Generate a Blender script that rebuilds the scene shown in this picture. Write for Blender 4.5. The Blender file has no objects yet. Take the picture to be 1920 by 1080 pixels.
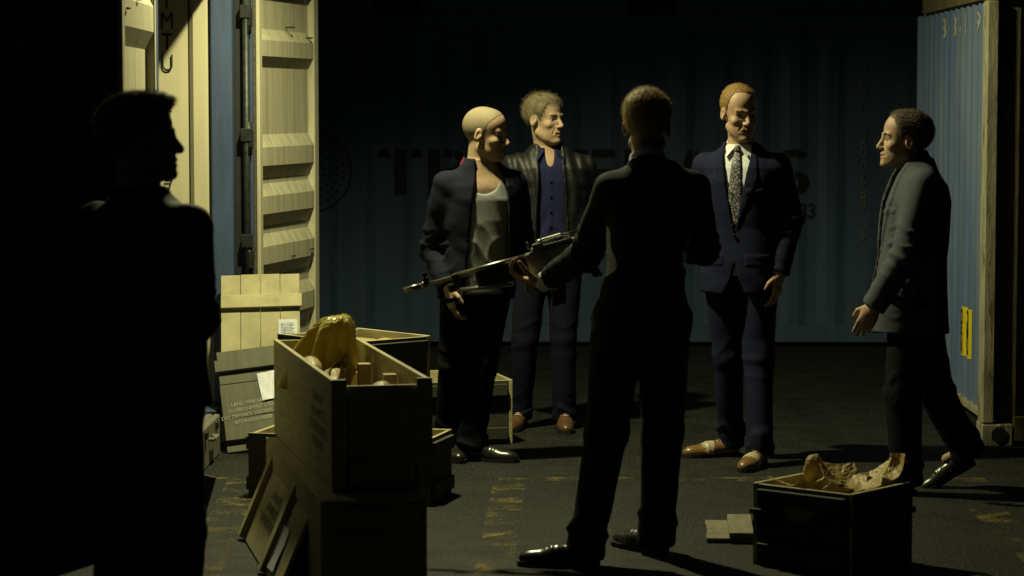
import bpy, bmesh, math, random
import numpy as np
from mathutils import Vector, Matrix, Euler

# ------------------------------------------------------------------ camera, sky, exposure
scn = bpy.context.scene
cam_d = bpy.data.cameras.new('camera'); cam = bpy.data.objects.new('camera', cam_d)
scn.collection.objects.link(cam); scn.camera = cam
cam.location = (0, 0, 1.78)
cam.rotation_euler = (math.radians(90 - 4.174), 0, math.radians(0.7416))
cam_d.sensor_width = 36; cam_d.lens = 88.125
cam_d.clip_start = 0.1; cam_d.clip_end = 500
cam_d.dof.use_dof = True; cam_d.dof.focus_distance = 12.4; cam_d.dof.aperture_fstop = 4.0

world = bpy.data.worlds.new('World'); scn.world = world; world.use_nodes = True
wn = world.node_tree.nodes; wl = world.node_tree.links
sky = wn.new('ShaderNodeTexSky'); sky.sky_type = 'NISHITA'; sky.sun_disc = False
sky.sun_elevation = math.radians(-4.2); sky.sun_rotation = math.radians(-90)
wl.new(sky.outputs[0], wn['Background'].inputs[0]); wn['Background'].inputs[1].default_value = 0.15

sun_d = bpy.data.lights.new('moon', 'SUN'); sun_d.energy = 0.004; sun_d.angle = math.radians(12)
sun_d.color = (0.75, 0.88, 1.0)
sun = bpy.data.objects.new('moon', sun_d); scn.collection.objects.link(sun)
sun.rotation_euler = (math.radians(38), 0, math.radians(-20))

scn.view_settings.view_transform = 'Standard'; scn.view_settings.look = 'None'
scn.view_settings.exposure = 0.0; scn.view_settings.gamma = 1.0
scn.cycles.use_denoising = True
scn.cycles.max_bounces = 6

rng = np.random.default_rng(7); random.seed(7)
COL = scn.collection
# ------------------------------------------------------------------ materials
MATS = {}
def mat(name, col, rough=.7, metal=0., var=.25, scale=6., stretch=(1,1,1), bump=.0, bscale=60., col2=None, spec=.5,
        sss=0., rvar=.0, alpha_wear=None, sheen=0., trans=0., coat=0., dirt=None, dscale=3., dlow=.5, dhigh=.68):
    if name in MATS: return MATS[name]
    m = bpy.data.materials.new(name); m.use_nodes = True; MATS[name] = m
    N = m.node_tree.nodes; L = m.node_tree.links; b = N['Principled BSDF']
    tc = N.new('ShaderNodeTexCoord'); mp = N.new('ShaderNodeMapping'); mp.inputs['Scale'].default_value = stretch
    L.new(tc.outputs['Object'], mp.inputs[0])
    nz = N.new('ShaderNodeTexNoise'); nz.inputs['Scale'].default_value = scale; nz.inputs['Detail'].default_value = 6
    nz.inputs['Roughness'].default_value = .62
    L.new(mp.outputs[0], nz.inputs['Vector'])
    rp = N.new('ShaderNodeValToRGB'); rp.color_ramp.elements[0].position = .32; rp.color_ramp.elements[1].position = .68
    c = np.array(col); lo = c * (1 - var); hi = np.array(col2) if col2 is not None else np.minimum(c * (1 + var), 1)
    rp.color_ramp.elements[0].color = (*lo, 1); rp.color_ramp.elements[1].color = (*hi, 1)
    L.new(nz.outputs[0], rp.inputs[0]); out = rp.outputs[0]
    if dirt is not None:
        n2 = N.new('ShaderNodeTexNoise'); n2.inputs['Scale'].default_value = dscale; n2.inputs['Detail'].default_value = 9
        n2.inputs['Roughness'].default_value = .7
        L.new(mp.outputs[0], n2.inputs['Vector'])
        r2 = N.new('ShaderNodeValToRGB'); r2.color_ramp.elements[0].position = dlow; r2.color_ramp.elements[1].position = dhigh
        L.new(n2.outputs[0], r2.inputs[0])
        mx = N.new('ShaderNodeMix'); mx.data_type = 'RGBA'
        L.new(r2.outputs[0], mx.inputs[0]); L.new(out, mx.inputs[6]); mx.inputs[7].default_value = (*dirt, 1)
        out = mx.outputs[2]
    L.new(out, b.inputs['Base Color'])
    b.inputs['Roughness'].default_value = rough; b.inputs['Metallic'].default_value = metal
    b.inputs['Specular IOR Level'].default_value = spec
    if rvar:
        mr = N.new('ShaderNodeMapRange'); mr.inputs[3].default_value = max(rough - rvar, .05); mr.inputs[4].default_value = min(rough + rvar, 1)
        L.new(nz.outputs[0], mr.inputs[0]); L.new(mr.outputs[0], b.inputs['Roughness'])
    if bump:
        nb = N.new('ShaderNodeTexNoise'); nb.inputs['Scale'].default_value = bscale; nb.inputs['Detail'].default_value = 4
        L.new(mp.outputs[0], nb.inputs['Vector'])
        bp = N.new('ShaderNodeBump'); bp.inputs['Strength'].default_value = bump; bp.inputs['Distance'].default_value = .01
        L.new(nb.outputs[0], bp.inputs['Height']); L.new(bp.outputs[0], b.inputs['Normal'])
    if sss:
        b.inputs['Subsurface Weight'].default_value = sss; b.inputs['Subsurface Radius'].default_value = (.012, .005, .003)
        b.inputs['Subsurface Scale'].default_value = 1.
    if sheen: b.inputs['Sheen Weight'].default_value = sheen; b.inputs['Sheen Roughness'].default_value = .4
    if trans: b.inputs['Transmission Weight'].default_value = trans
    if coat: b.inputs['Coat Weight'].default_value = coat; b.inputs['Coat Roughness'].default_value = .15
    if alpha_wear:
        sc, lo_, hi_ = alpha_wear
        na = N.new('ShaderNodeTexNoise'); na.inputs['Scale'].default_value = sc; na.inputs['Detail'].default_value = 8; na.inputs['Roughness'].default_value = .75
        L.new(tc.outputs['Object'], na.inputs['Vector'])
        ra = N.new('ShaderNodeValToRGB'); ra.color_ramp.elements[0].position = lo_; ra.color_ramp.elements[1].position = hi_
        n3 = N.new('ShaderNodeTexNoise'); n3.inputs['Scale'].default_value = 5.5; n3.inputs['Detail'].default_value = 5; L.new(tc.outputs['Object'], n3.inputs['Vector'])
        ma = N.new('ShaderNodeMath'); ma.operation = 'MULTIPLY_ADD'; ma.inputs[1].default_value = 1.0; L.new(n3.outputs[0], ma.inputs[0])
        m2 = N.new('ShaderNodeMath'); m2.operation = 'SUBTRACT'; L.new(na.outputs[0], m2.inputs[0]); m2.inputs[1].default_value = .5; L.new(m2.outputs[0], ma.inputs[2])
        L.new(ma.outputs[0], ra.inputs[0]); L.new(ra.outputs[0], b.inputs['Alpha'])
    return m

M_asphalt = mat('asphalt', (.0072, .0082, .0072), .68, var=.5, scale=5, bump=.9, bscale=110, rvar=.3, spec=.3, dirt=(.013, .014, .012), dscale=1.7, dlow=.48, dhigh=.62)
def sparkle_flecks(m):  # pale grains in the base colour, painted for the asphalt's sparkle
    N = m.node_tree.nodes; L = m.node_tree.links; b = N['Principled BSDF']; src = b.inputs['Base Color'].links[0].from_socket
    tc = N.new('ShaderNodeTexCoord'); nz = N.new('ShaderNodeTexNoise'); nz.inputs['Scale'].default_value = 95; nz.inputs['Detail'].default_value = 3
    L.new(tc.outputs['Object'], nz.inputs['Vector']); r = N.new('ShaderNodeValToRGB'); r.color_ramp.elements[0].position = .60; r.color_ramp.elements[1].position = .68
    L.new(nz.outputs[0], r.inputs[0]); mx = N.new('ShaderNodeMix'); mx.data_type = 'RGBA'; L.new(r.outputs[0], mx.inputs[0]); L.new(src, mx.inputs[6]); mx.inputs[7].default_value = (.11, .11, .085, 1)
    L.new(mx.outputs[2], b.inputs['Base Color'])
sparkle_flecks(M_asphalt)
M_yellow = mat('worn_yellow_paint', (.19, .155, .03), .8, var=.3, scale=20, alpha_wear=(75, .52, .80))
M_blue = mat('blue_container_paint', (.048, .075, .15), .55, var=.22, scale=3, stretch=(3, 3, .5), bump=.12, bscale=40, dirt=(.10, .10, .085), dscale=2.2, dlow=.55, dhigh=.72)
M_navy = mat('dark_blue_container_paint', (.055, .105, .195), .6, var=.25, scale=2.5, stretch=(3, 3, .4), bump=.1, bscale=40, dirt=(.075, .08, .06), dscale=2.5, dlow=.58, dhigh=.75)
M_steelblue = mat('weathered_light_blue_paint', (.09, .14, .27), .55, var=.18, scale=3, stretch=(2, 2, .35), bump=.1, bscale=50, dirt=(.15, .185, .24), dscale=1.9, dlow=.44, dhigh=.7)
M_olive = mat('weathered_olive_steel', (.085, .075, .035), .75, var=.45, scale=5, stretch=(3, 3, .6), bump=.3, bscale=30, dirt=(.14, .10, .04), dscale=3, dlow=.5, dhigh=.66)
M_rustpost = mat('rusty_corner_post_paint', (.30, .285, .20), .75, var=.3, scale=6, stretch=(3, 3, .7), bump=.3, bscale=40, dirt=(.14, .10, .04), dscale=5, dlow=.54, dhigh=.6)
M_cream = mat('grimy_cream_paint', (.50, .475, .34), .55, var=.12, scale=5, stretch=(7, 7, .35), bump=.06, bscale=50, dirt=(.27, .245, .16), dscale=2.6, dlow=.46, dhigh=.75)
M_cream_in = mat('cream_inner_wall_paint', (.50, .46, .31), .5, var=.08, scale=3, stretch=(4, 4, .4), bump=.04, dirt=(.38, .34, .21), dscale=2, dlow=.55, dhigh=.8)
M_gasket = mat('black_rubber_gasket', (.012, .012, .012), .6, var=.3)
M_rustgasket = mat('dirty_brown_rubber', (.08, .065, .035), .9, var=.5, scale=60, bump=.4, bscale=120)
M_hinge = mat('greased_hinge_steel', (.03, .034, .03), .5, metal=.5, var=.4, scale=30)
M_stencil = mat('black_stencil_paint', (.010, .010, .010), .7, var=.3, scale=30)
M_stencil_w = mat('pale_stencil_paint', (.36, .36, .31), .8, var=.3, scale=20)
M_stencil_grey = mat('faded_grey_stencil_paint', (.20, .21, .19), .8, var=.3, scale=20)
M_ply = mat('plywood', (.40, .365, .205), .7, var=.24, scale=4, stretch=(1.2, 1.2, 9), bump=.08, bscale=40, dirt=(.28, .235, .12), dscale=1.5, dlow=.55, dhigh=.75)
M_ply_edge = mat('plywood_cut_edge', (.50, .40, .24), .75, var=.18, scale=60)
M_oliveply = mat('olive_painted_boards', (.090, .092, .055), .7, var=.2, scale=4, stretch=(8, 1, 1), bump=.1, bscale=50, dirt=(.12, .115, .07), dscale=3, dlow=.52, dhigh=.7)
M_crate_out = mat('dark_olive_crate_paint', (.040, .042, .026), .75, var=.3, scale=5, stretch=(6, 1, 6), bump=.15, bscale=50, dirt=(.07, .065, .04), dscale=4, dlow=.55, dhigh=.7)
M_greywood = mat('grey_olive_boards', (.17, .16, .10), .75, var=.2, scale=4, stretch=(6, 1, 1), bump=.15, bscale=50)
M_paper = mat('white_document_paper', (.62, .64, .70), .45, var=.06, scale=8)
M_kraft = mat('brown_kraft_paper', (.46, .35, .14), .5, var=.18, scale=14, bump=.25, bscale=40)
M_amber = mat('amber_waxed_paper', (.66, .56, .12), .35, var=.2, scale=9, bump=.3, bscale=26, coat=.25)
M_clear = mat('crinkled_clear_plastic', (.5, .42, .2), .12, var=.1, trans=.8, coat=.3)
M_case = mat('grey_plastic_case', (.17, .16, .12), .6, var=.15, scale=12)
M_sticker = mat('yellow_sticker', (.62, .50, .02), .5, var=.08)
M_gun = mat('gunmetal', (.30, .30, .28), .34, metal=.9, var=.3, scale=30)
M_gundark = mat('black_polymer', (.012, .012, .012), .45, var=.2)
M_lamp = mat('floodlight_housing', (.05, .05, .05), .5, metal=.3)
# people
M_skin = mat('skin', (.36, .25, .165), .6, var=.17, scale=26, sss=.12, bump=.06, bscale=160, spec=.3)
M_skin2 = mat('ruddy_skin', (.37, .24, .155), .58, var=.19, scale=24, sss=.12, bump=.06, bscale=160)
M_lip = mat('lip_skin', (.30, .13, .09), .45, var=.1, sss=.1)
M_eye = mat('eye_white', (.34, .32, .28), .2, var=.05)
M_iris = mat('dark_iris', (.03, .025, .02), .15, var=.1)
def hairmat(n, c, r=.62): return mat(n, c, r, var=.2, scale=45, bump=.3, bscale=150, spec=.4)
M_hair_blond = hairmat('dark_blond_hair', (.36, .28, .13)); M_hair_stub = mat('shaved_stubble', (.195, .155, .095), .75, var=.15, scale=120, bump=.15, bscale=400)
M_hair_grey = hairmat('greying_brown_hair', (.19, .16, .09)); M_hair_ginger = hairmat('thinning_ginger_hair', (.22, .13, .035))
M_hair_dark = hairmat('short_dark_hair', (.10, .078, .048)); M_hair_brown = hairmat('light_brown_hair', (.17, .13, .075))
def cloth(n, c, r=.85, **k): 
    a = dict(var=.12, scale=90, bump=.12, bscale=500, sheen=.0, spec=.12); a.update(k); return mat(n, c, r, **a)
M_navycloth = cloth('navy_knit', (.009, .011, .022)); M_suit_dark = cloth('charcoal_suit_wool', (.016, .019, .024))
M_suit_blue = cloth('blue_suit_wool', (.0085, .0105, .031)); M_suit_grey = cloth('grey_blazer_wool', (.070, .077, .095))
M_leather = mat('black_leather', (.007, .007, .0072), .52, var=.3, scale=20, bump=.2, bscale=60, spec=.35)
M_black = cloth('black_cotton', (.006, .006, .008)); M_coat = cloth('black_field_jacket', (.008, .0085, .010), .7, sheen=.05)
M_shirt_blue = cloth('indigo_shirt_cotton', (.013, .015, .052)); M_jeans = cloth('dark_denim', (.0055, .0075, .016), scale=200)
M_tank = cloth('grey_jersey', (.21, .215, .22), .95); M_white = cloth('white_shirt_cotton', (.62, .64, .66), .8, bump=.05)
M_red = cloth('maroon_lining', (.15, .018, .028)); M_darkshirt = cloth('black_shirt', (.012, .014, .022))
M_tie = mat('paisley_tie_silk', (.05, .055, .09), .5, var=.1)
M_belt = mat('black_belt_leather', (.015, .012, .01), .4); M_buckle = mat('brass_buckle', (.55, .45, .25), .3, metal=.9)
M_shoe_black = mat('black_shoe_leather', (.016, .015, .013), .3, var=.2, coat=.3)
M_shoe_brown = mat('brown_shoe_leather', (.10, .05, .022), .4, var=.3, coat=.2)
M_shoe_tan = mat('tan_brogue_leather', (.19, .10, .035), .35, var=.25, coat=.2); M_shoe_cream = mat('cream_brogue_leather', (.42, .36, .24), .4, var=.1)
M_sole = mat('black_sole', (.01, .01, .01), .6); M_lace = mat('black_lace', (.008, .008, .008), .8)
def tie_pattern():
    N = M_tie.node_tree.nodes; L = M_tie.node_tree.links; b = N['Principled BSDF']
    tc = N.new('ShaderNodeTexCoord'); v = N.new('ShaderNodeTexVoronoi'); v.inputs['Scale'].default_value = 62; v.feature = 'DISTANCE_TO_EDGE'
    L.new(tc.outputs['Object'], v.inputs['Vector'])
    r = N.new('ShaderNodeValToRGB'); r.color_ramp.elements[0].position = .10; r.color_ramp.elements[1].position = .2
    r.color_ramp.elements[0].color = (.03, .032, .05, 1); r.color_ramp.elements[1].color = (.26, .25, .22, 1)
    L.new(v.outputs[0], r.inputs[0]); L.new(r.outputs[0], b.inputs['Base Color'])
tie_pattern()
def translucent(m, w, col):
    N = m.node_tree.nodes; L = m.node_tree.links; t = N.new('ShaderNodeBsdfTranslucent'); t.inputs[0].default_value = (*col, 1); mx = N.new('ShaderNodeMixShader'); mx.inputs[0].default_value = w
    L.new(N['Principled BSDF'].outputs[0], mx.inputs[1]); L.new(t.outputs[0], mx.inputs[2]); L.new(mx.outputs[0], N['Material Output'].inputs[0])
translucent(M_amber, .4, (.90, .78, .22)); translucent(M_kraft, .2, (.45, .32, .12))
for m_, c_ in ((M_hair_blond, (.6, .45, .2)), (M_hair_grey, (.3, .25, .14)), (M_hair_brown, (.4, .32, .18)), (M_hair_ginger, (.4, .24, .07)), (M_hair_dark, (.16, .12, .07))): translucent(m_, .15, c_)

# ------------------------------------------------------------------ object helpers
def tag(o, label=None, cat=None, group=None, kind=None):
    if label: o['label'] = label
    if cat: o['category'] = cat
    if group: o['group'] = group
    if kind: o['kind'] = kind
    return o
def empty(name, loc=(0,0,0), rz=0., **k):
    o = bpy.data.objects.new(name, None); COL.objects.link(o); o.location = loc; o.rotation_euler = (0, 0, rz); o.empty_display_size = .1
    return tag(o, **k)
def link(name, me, m=None, parent=None, loc=(0,0,0), rot=(0,0,0)):
    o = bpy.data.objects.new(name, me); COL.objects.link(o)
    if m is not None and len(me.materials) == 0: me.materials.append(m)
    o.parent = parent; o.location = loc; o.rotation_euler = rot
    return o
def bm_obj(name, bm, m, parent=None, smooth=False, bevel=0., **k):
    if bevel:
        bmesh.ops.bevel(bm, geom=[e for e in bm.edges if len(e.link_faces) == 2 and e.calc_face_angle(0) > .6], offset=bevel, segments=1, affect='EDGES', clamp_overlap=True)
    me = bpy.data.meshes.new(name); bm.to_mesh(me); bm.free()
    if smooth: me.shade_smooth()
    return link(name, me, m, parent, **k)
def box(bm, lo, hi):
    lo = Vector(lo); hi = Vector(hi); c = (lo + hi) / 2; s = hi - lo
    r = bmesh.ops.create_cube(bm, size=1, matrix=Matrix.Translation(c) @ Matrix.Diagonal((*s, 1)))
    return r['verts']
def tube(bm, a, b, ra, rb=None, n=16):
    a = Vector(a); b = Vector(b); d = b - a; q = d.to_track_quat('Z', 'Y').to_matrix().to_4x4()
    return bmesh.ops.create_cone(bm, cap_ends=True, segments=n, radius1=ra, radius2=ra if rb is None else rb, depth=d.length, matrix=Matrix.Translation((a + b) / 2) @ q)['verts']
def boxo(name, lo, hi, m, parent=None, bevel=.002, **k):
    bm = bmesh.new(); box(bm, lo, hi); return bm_obj(name, bm, m, parent, bevel=bevel, **k)
def tubeo(name, a, b, ra, m, parent=None, rb=None, n=16, **k):
    bm = bmesh.new(); tube(bm, a, b, ra, rb, n); o = bm_obj(name, bm, m, parent, smooth=True, **k)
    return o
# writing: text outlines as thin meshes
def text_mesh(body, size, sx=1., bold=0.):
    cu = bpy.data.curves.new('writing', 'FONT'); cu.body = body; cu.size = size; cu.align_x = 'CENTER'; cu.align_y = 'CENTER'
    cu.offset = bold; cu.space_line = .8
    o = bpy.data.objects.new('writing', cu); COL.objects.link(o)
    dg = bpy.context.evaluated_depsgraph_get(); dg.update()
    me = bpy.data.meshes.new_from_object(o.evaluated_get(dg)); bpy.data.objects.remove(o); bpy.data.curves.remove(cu)
    co = np.empty(len(me.vertices) * 3); me.vertices.foreach_get('co', co); co = co.reshape(-1, 3); co[:, 0] *= sx
    me.vertices.foreach_set('co', co.ravel()); me.update()
    return me
def writing(name, body, size, m, parent, M4, sx=1., bold=0.):
    me = text_mesh(body, size, sx, bold); me.transform(M4); return link(name, me, m, parent)
def frame4(origin, xdir, ydir):
    x = Vector(xdir).normalized(); y = Vector(ydir).normalized(); z = x.cross(y)
    return Matrix.Translation(origin) @ Matrix((x, y, z)).transposed().to_4x4()

# corrugated sheet: profile d(u) along its length
def corr_fn(pitch, depth, flat0=0., flat1=1e9, phase=0.):
    def f(u):
        u = np.asarray(u, float); t = ((u - phase) % pitch) / pitch
        y = np.interp(t, [0, .26, .5, .76, 1.], [0, 0, 1, 1, 0])
        return np.where((u < flat0) | (u > flat1), 0, y) * depth
    def breaks(a, b):
        o = []
        k0 = int((a - phase) / pitch) - 1
        for k in range(k0, int((b - phase) / pitch) + 2):
            for s in (0, .26, .5, .76):
                u = phase + (k + s) * pitch
                if a < u < b: o.append(u)
        return [a] + [u for u in o if flat0 < u < flat1] + [x for x in (flat0, flat1) if a < x < b] + [b]
    f.breaks = breaks
    return f
def corr_sheet(name, f, a, b, z0, z1, m, parent, M4, thick=.004):
    """u runs along local x, relief goes to local -z side (into the wall); local y is up"""
    us = sorted(set(round(x, 5) for x in f.breaks(a, b))); vs = []; fs = []
    for side in (0, thick):
        for u in us:
            d = -float(f(u)) - side
            vs += [(u, z0, d), (u, z1, d)]
    n = len(us)
    for i in range(n - 1):
        fs.append((2*i, 2*i+2, 2*i+3, 2*i+1)); o = 2*n; fs.append((o+2*i, o+2*i+1, o+2*i+3, o+2*i+2))
    me = bpy.data.meshes.new(name); me.from_pydata(vs, [], fs); me.transform(M4)
    return link(name, me, m, parent)
def drape(me, f, lift):
    """cut a flat print at the sheet's bends and lay it on the sheet"""
    bm = bmesh.new(); bm.from_mesh(me)
    xs = [v.co.x for v in bm.verts]
    for u in f.breaks(min(xs), max(xs))[1:-1]:
        bmesh.ops.bisect_plane(bm, geom=bm.verts[:] + bm.edges[:] + bm.faces[:], plane_co=(u, 0, 0), plane_no=(1, 0, 0))
    for v in bm.verts: v.co.z = -float(f(v.co.x)) + lift
    bm.to_mesh(me); bm.free(); return me

# ------------------------------------------------------------------ ground and paint lines
bm = bmesh.new(); bmesh.ops.create_grid(bm, x_segments=1, y_segments=1, size=60)
tag(bm_obj('ground', bm, M_asphalt, loc=(0, 30, 0)), kind='structure')
def paint_line(pts, w, label):
    bm = bmesh.new(); prev = None
    for i, p in enumerate(pts):
        a = Vector(pts[max(i-1, 0)]); b = Vector(pts[min(i+1, len(pts)-1)]); d = (b - a).normalized(); n = Vector((-d.y, d.x)) * w / 2
        q = (bm.verts.new((p[0]+n.x, p[1]+n.y, .004)), bm.verts.new((p[0]-n.x, p[1]-n.y, .004)))
        if prev: bm.faces.new((prev[0], prev[1], q[1], q[0]))
        prev = q
    o = bm_obj('painted_line', bm, M_yellow); tag(o, kind='structure'); return o
paint_line([(-.16, 11.98), (-.20, 9.0)], .15, '')
paint_line([(-.085, 11.84), (2.1, 11.84)], .14, '')
paint_line([(-2.2, 11.80), (-1.2, 11.80)], .14, '')
paint_line([(-1.42, 11.73), (-1.30, 9.2)], .16, '')
paint_line([(1.95, 11.0), (1.95, 8.6)], .16, '')

# ------------------------------------------------------------------ containers
def casting(parent, c, s=(.178, .162, .118), hole='-y'):
    bm = bmesh.new(); c = Vector(c); h = Vector(s) / 2; box(bm, c - h, c + h)
    o = bm_obj('corner_casting', bm, None, parent, bevel=.006); return o
def cast_hole(parent, c, axis, m=M_gasket):
    d = Vector(axis) * .004; bm = bmesh.new(); tube(bm, Vector(c), Vector(c) + d, .042, .042, 20)
    return bm_obj('casting_hole', bm, m, parent)

# -- back container (long side towards the camera) and the one stacked on it
def side_container(name, label, x0, x1, yf, z0, m, H=2.44, W=2.44, pockets=True, mcorr=None):
    t = empty(name, ((x0 + x1) / 2, yf, z0), label=label, cat='container'); xa = x0 - (x0 + x1) / 2; xb = -xa
    f = corr_fn(.278, .016, xa + .62, xb - .62, phase=xa)
    M4 = frame4((0, .028, 0), (1, 0, 0), (0, 0, 1))
    corr_sheet('side_wall', f, xa + .17, xb - .17, .155, H - .10, m, t, M4)
    boxo('top_rail', (xa + .18, .004, H - .10), (xb - .18, .10, H - .001), m, t)
    if pockets:
        xs = [xa + .18, -1.09, -.73, .78, 1.14, xb - .18] if z0 > 1 else [xa + .18, xb - .18]
        if z0 > 1:
            for i in (0, 2, 4): boxo('bottom_rail', (xs[i], .004, .001), (xs[i+1], .10, .155), m, t)
            for i in (1, 3):
                boxo('bottom_rail', (xs[i], .004, .125), (xs[i+1], .10, .155), m, t); boxo('fork_pocket', (xs[i], .09, .001), (xs[i+1], .12, .125), M_gasket, t)
        else: boxo('bottom_rail', (xs[0], .004, .03), (xs[1], .10, .155), m, t)
    for sx in (xa, xb):
        s = 1 if sx < 0 else -1
        boxo('corner_post', (min(sx, sx + s*.17), .004, .118), (max(sx, sx + s*.17), .17, H - .118), m, t)
        for z in (.059, H - .059):
            o = casting(t, (sx + s*.089, .085, z)); o.data.materials.append(m) if not o.data.materials else None
            cast_hole(o, (sx + s*.089, .0045, z), (0, -1, 0))
    # the rest of the shell
    boxo('roof', (xa, .17, H - .05), (xb, W, H - .001), m, t); boxo('end_wall', (xa, .17, .16), (xa + .04, W, H - .06), m, t)
    boxo('end_wall', (xb - .04, .17, .16), (xb, W, H - .06), m, t); boxo('far_wall', (xa + .04, W - .04, .16), (xb - .04, W, H - .06), m, t)
    return t, f, M4
X0, X1, YB = -3.20, 2.86, 18.5
bc, fb, MB4 = side_container('shipping_container', 'dark blue shipping container with black stencil lettering closing the yard behind the men', X0, X1, YB, 0, M_navy)
xc = (X0 + X1) / 2
def rects_mesh(rects):
    bm = bmesh.new()
    for q in rects:
        if len(q) == 4 and not isinstance(q[0], tuple): q = [(q[0], q[1]), (q[2], q[1]), (q[2], q[3]), (q[0], q[3])]
        bm.faces.new([bm.verts.new((x, y, 0)) for x, y in q])
    me = bpy.data.meshes.new('lettering'); bm.to_mesh(me); bm.free(); return me
def arc(cx, cy, r0, r1, a0, a1, n=10, sx=1.):
    o = []
    for i in range(n):
        a, b = [math.radians(a0 + (a1 - a0) * k / n) for k in (i, i + 1)]
        o.append([(cx + sx*r0*math.cos(a), cy + r0*math.sin(a)), (cx + sx*r1*math.cos(a), cy + r1*math.sin(a)), (cx + sx*r1*math.cos(b), cy + r1*math.sin(b)), (cx + sx*r0*math.cos(b), cy + r0*math.sin(b))])
    return o
# stencil glyphs on a 0..1 high, 0..0.92 wide cell
s_ = .27
GLY = {
 'T': [(0, .82, .24, 1), (.34, 0, .34 + s_, 1), (.71, .82, .95, 1)],
 'R': [(0, 0, s_, 1), (.36, .82, .55, 1), (.36, .44, .55, .60)] + arc(.55, .72, .10, .28, -80, 80) + [[(.45, .40), (.68, .40), (.94, 0), (.68, 0)]],
 'A': [[(0, 0), (.24, 0), (.44, .96), (.31, 1)], [(.52, 1), (.46, .9), (.70, 0), (.95, 0)], (.30, .22, .62, .36)],
 'D': [(0, 0, s_, 1), (.36, .82, .48, 1), (.36, 0, .48, .18)] + arc(.48, .5, .32, .50, -82, 82, 14, .92),
 'E': [(0, 0, s_, 1), (.36, .82, .88, 1), (.36, .42, .76, .58), (.36, 0, .88, .18)],
 'P': [(0, 0, s_, 1), (.36, .82, .55, 1), (.36, .40, .55, .56)] + arc(.55, .70, .12, .30, -82, 82),
 'S': arc(.45, .735, .10, .27, 30, 262, 14, 1.45) + arc(.45, .27, .10, .27, -150, 82, 14, 1.45),
}
def company_name():
    word = 'TRADEPASS'; x = -1.225 - xc; cell = (2.04 + 1.225) / 9.0; h = .34
    for i, ch in enumerate(word):
        me = rects_mesh(GLY[ch]); me.transform(Matrix.Translation((x + i*cell, 1.114, 0)) @ Matrix.Diagonal((cell*.93, h, 1, 1)))
        me = drape(me, fb, .004); me.transform(MB4); link('letter', me, M_stencil, bc)
company_name()
def emblem():
    c = (-1.728 - xc, 1.289); r = .305
    ring = arc(*c, r - .014, r, 0, 360, 64)
    me = drape(rects_mesh(ring), fb, .004); me.transform(MB4); e = link('round_emblem', me, M_stencil, bc)
    q = []
    for ir, rr in enumerate((.05, .10, .15, .20, .245)):
        n = 6 * (ir + 1)
        for k in range(n):
            a = 2 * math.pi * (k + .5 * (ir % 2)) / n; x = c[0] + rr*math.cos(a); y = c[1] + rr*math.sin(a); s = .017
            q.append([(x + s*math.cos(a), y + s*math.sin(a)), (x - s*.6*math.sin(a), y + s*.6*math.cos(a)), (x - s*math.cos(a), y - s*math.sin(a)), (x + s*.6*math.sin(a), y - s*.6*math.cos(a))])
    me = drape(rects_mesh(q), fb, .004); me.transform(MB4); link('emblem_pattern', me, M_stencil, e)['kind'] = 'stuff'
emblem()
me = text_mesh('1983', .155, .9, .004); me.transform(Matrix.Translation((1.87 - xc, .992, 0))); me = drape(me, fb, .004); me.transform(MB4); link('lettering', me, M_stencil, bc)
def column_text(chars, x, ztop, pitch, size, m, parent, M4, sx=.8, bold=.0, name='lettering', skip=None, yoff=.0045):
    for i, ch in enumerate(chars):
        if ch == ' ': continue
        me = text_mesh(ch, size, sx, bold); me.transform(Matrix.Translation((x, ztop - i*pitch, yoff))); me.transform(M4); link(name, me, m, parent)
column_text('IMTU 200689 5', 2.353 - xc, 2.04, .1015, .115, M_stencil_grey, bc, MB4)
column_text('22G1', 2.62 - xc, 2.01, .115, .125, M_stencil_grey, bc, MB4)
side_container('shipping_container', 'upper dark blue container with fork pockets stacked on the stencilled one', X0, X1, YB, 2.445, M_navy)

# -- right container: narrow end facing left, long side towards the camera
RX, RY0, RY1, RH = 2.285, 13.03, 15.47, 2.44
rc = empty('shipping_container', (RX, RY0, 0), label='weathered light blue container with rusty olive corner post at the right edge', cat='container')
fr = corr_fn(.19, .018, .12, 2.32, phase=.08)
MR4 = frame4((.03, 0, 0), (0, -1, 0), (0, 0, 1))           # u runs towards -Y; faces -X
MR4 = Matrix.Translation((0, 2.44, 0)) @ MR4
corr_sheet('end_wall', fr, .06, 2.34, .17, 2.33, M_steelblue, rc, MR4)
boxo('bottom_rail', (.006, .18, .14), (.10, 2.28, .172), M_rustpost, rc); boxo('top_rail', (.006, .18, 2.33), (.10, 2.28, 2.43), M_olive, rc)
boxo('sill', (.05, .16, .02), (.12, 2.28, .14), M_gasket, rc)
boxo('corner_post', (-.004, -.004, .118), (.065, .115, 2.32), M_rustpost, rc, bevel=.01); boxo('corner_post', (0, 2.36, .118), (.10, 2.44, 2.32), M_steelblue, rc)
o = casting(rc, (.081, .085, .059), (.162, .178, .118)); o.data.materials.append(M_rustpost); cast_hole(o, (.09, -.0045, .062), (0, -1, 0))
o = casting(rc, (.081, .085, 2.381), (.162, .178, .118)); o.data.materials.append(M_olive)
o = casting(rc, (.081, 2.355, .059), (.162, .178, .118)); o.data.materials.append(M_olive)
fo = corr_fn(.278, .036, .10, 6, phase=.05)
MO4 = frame4((.055, .03, 0), (1, 0, 0), (0, 0, 1))
corr_sheet('side_wall', fo, .0, 5.9, .155, 2.33, M_olive, rc, MO4)
boxo('side_rail', (.165, 0, .03), (5.9, .10, .155), M_olive, rc); boxo('side_rail', (.165, 0, 2.33), (5.9, .10, 2.43), M_olive, rc)
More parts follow.
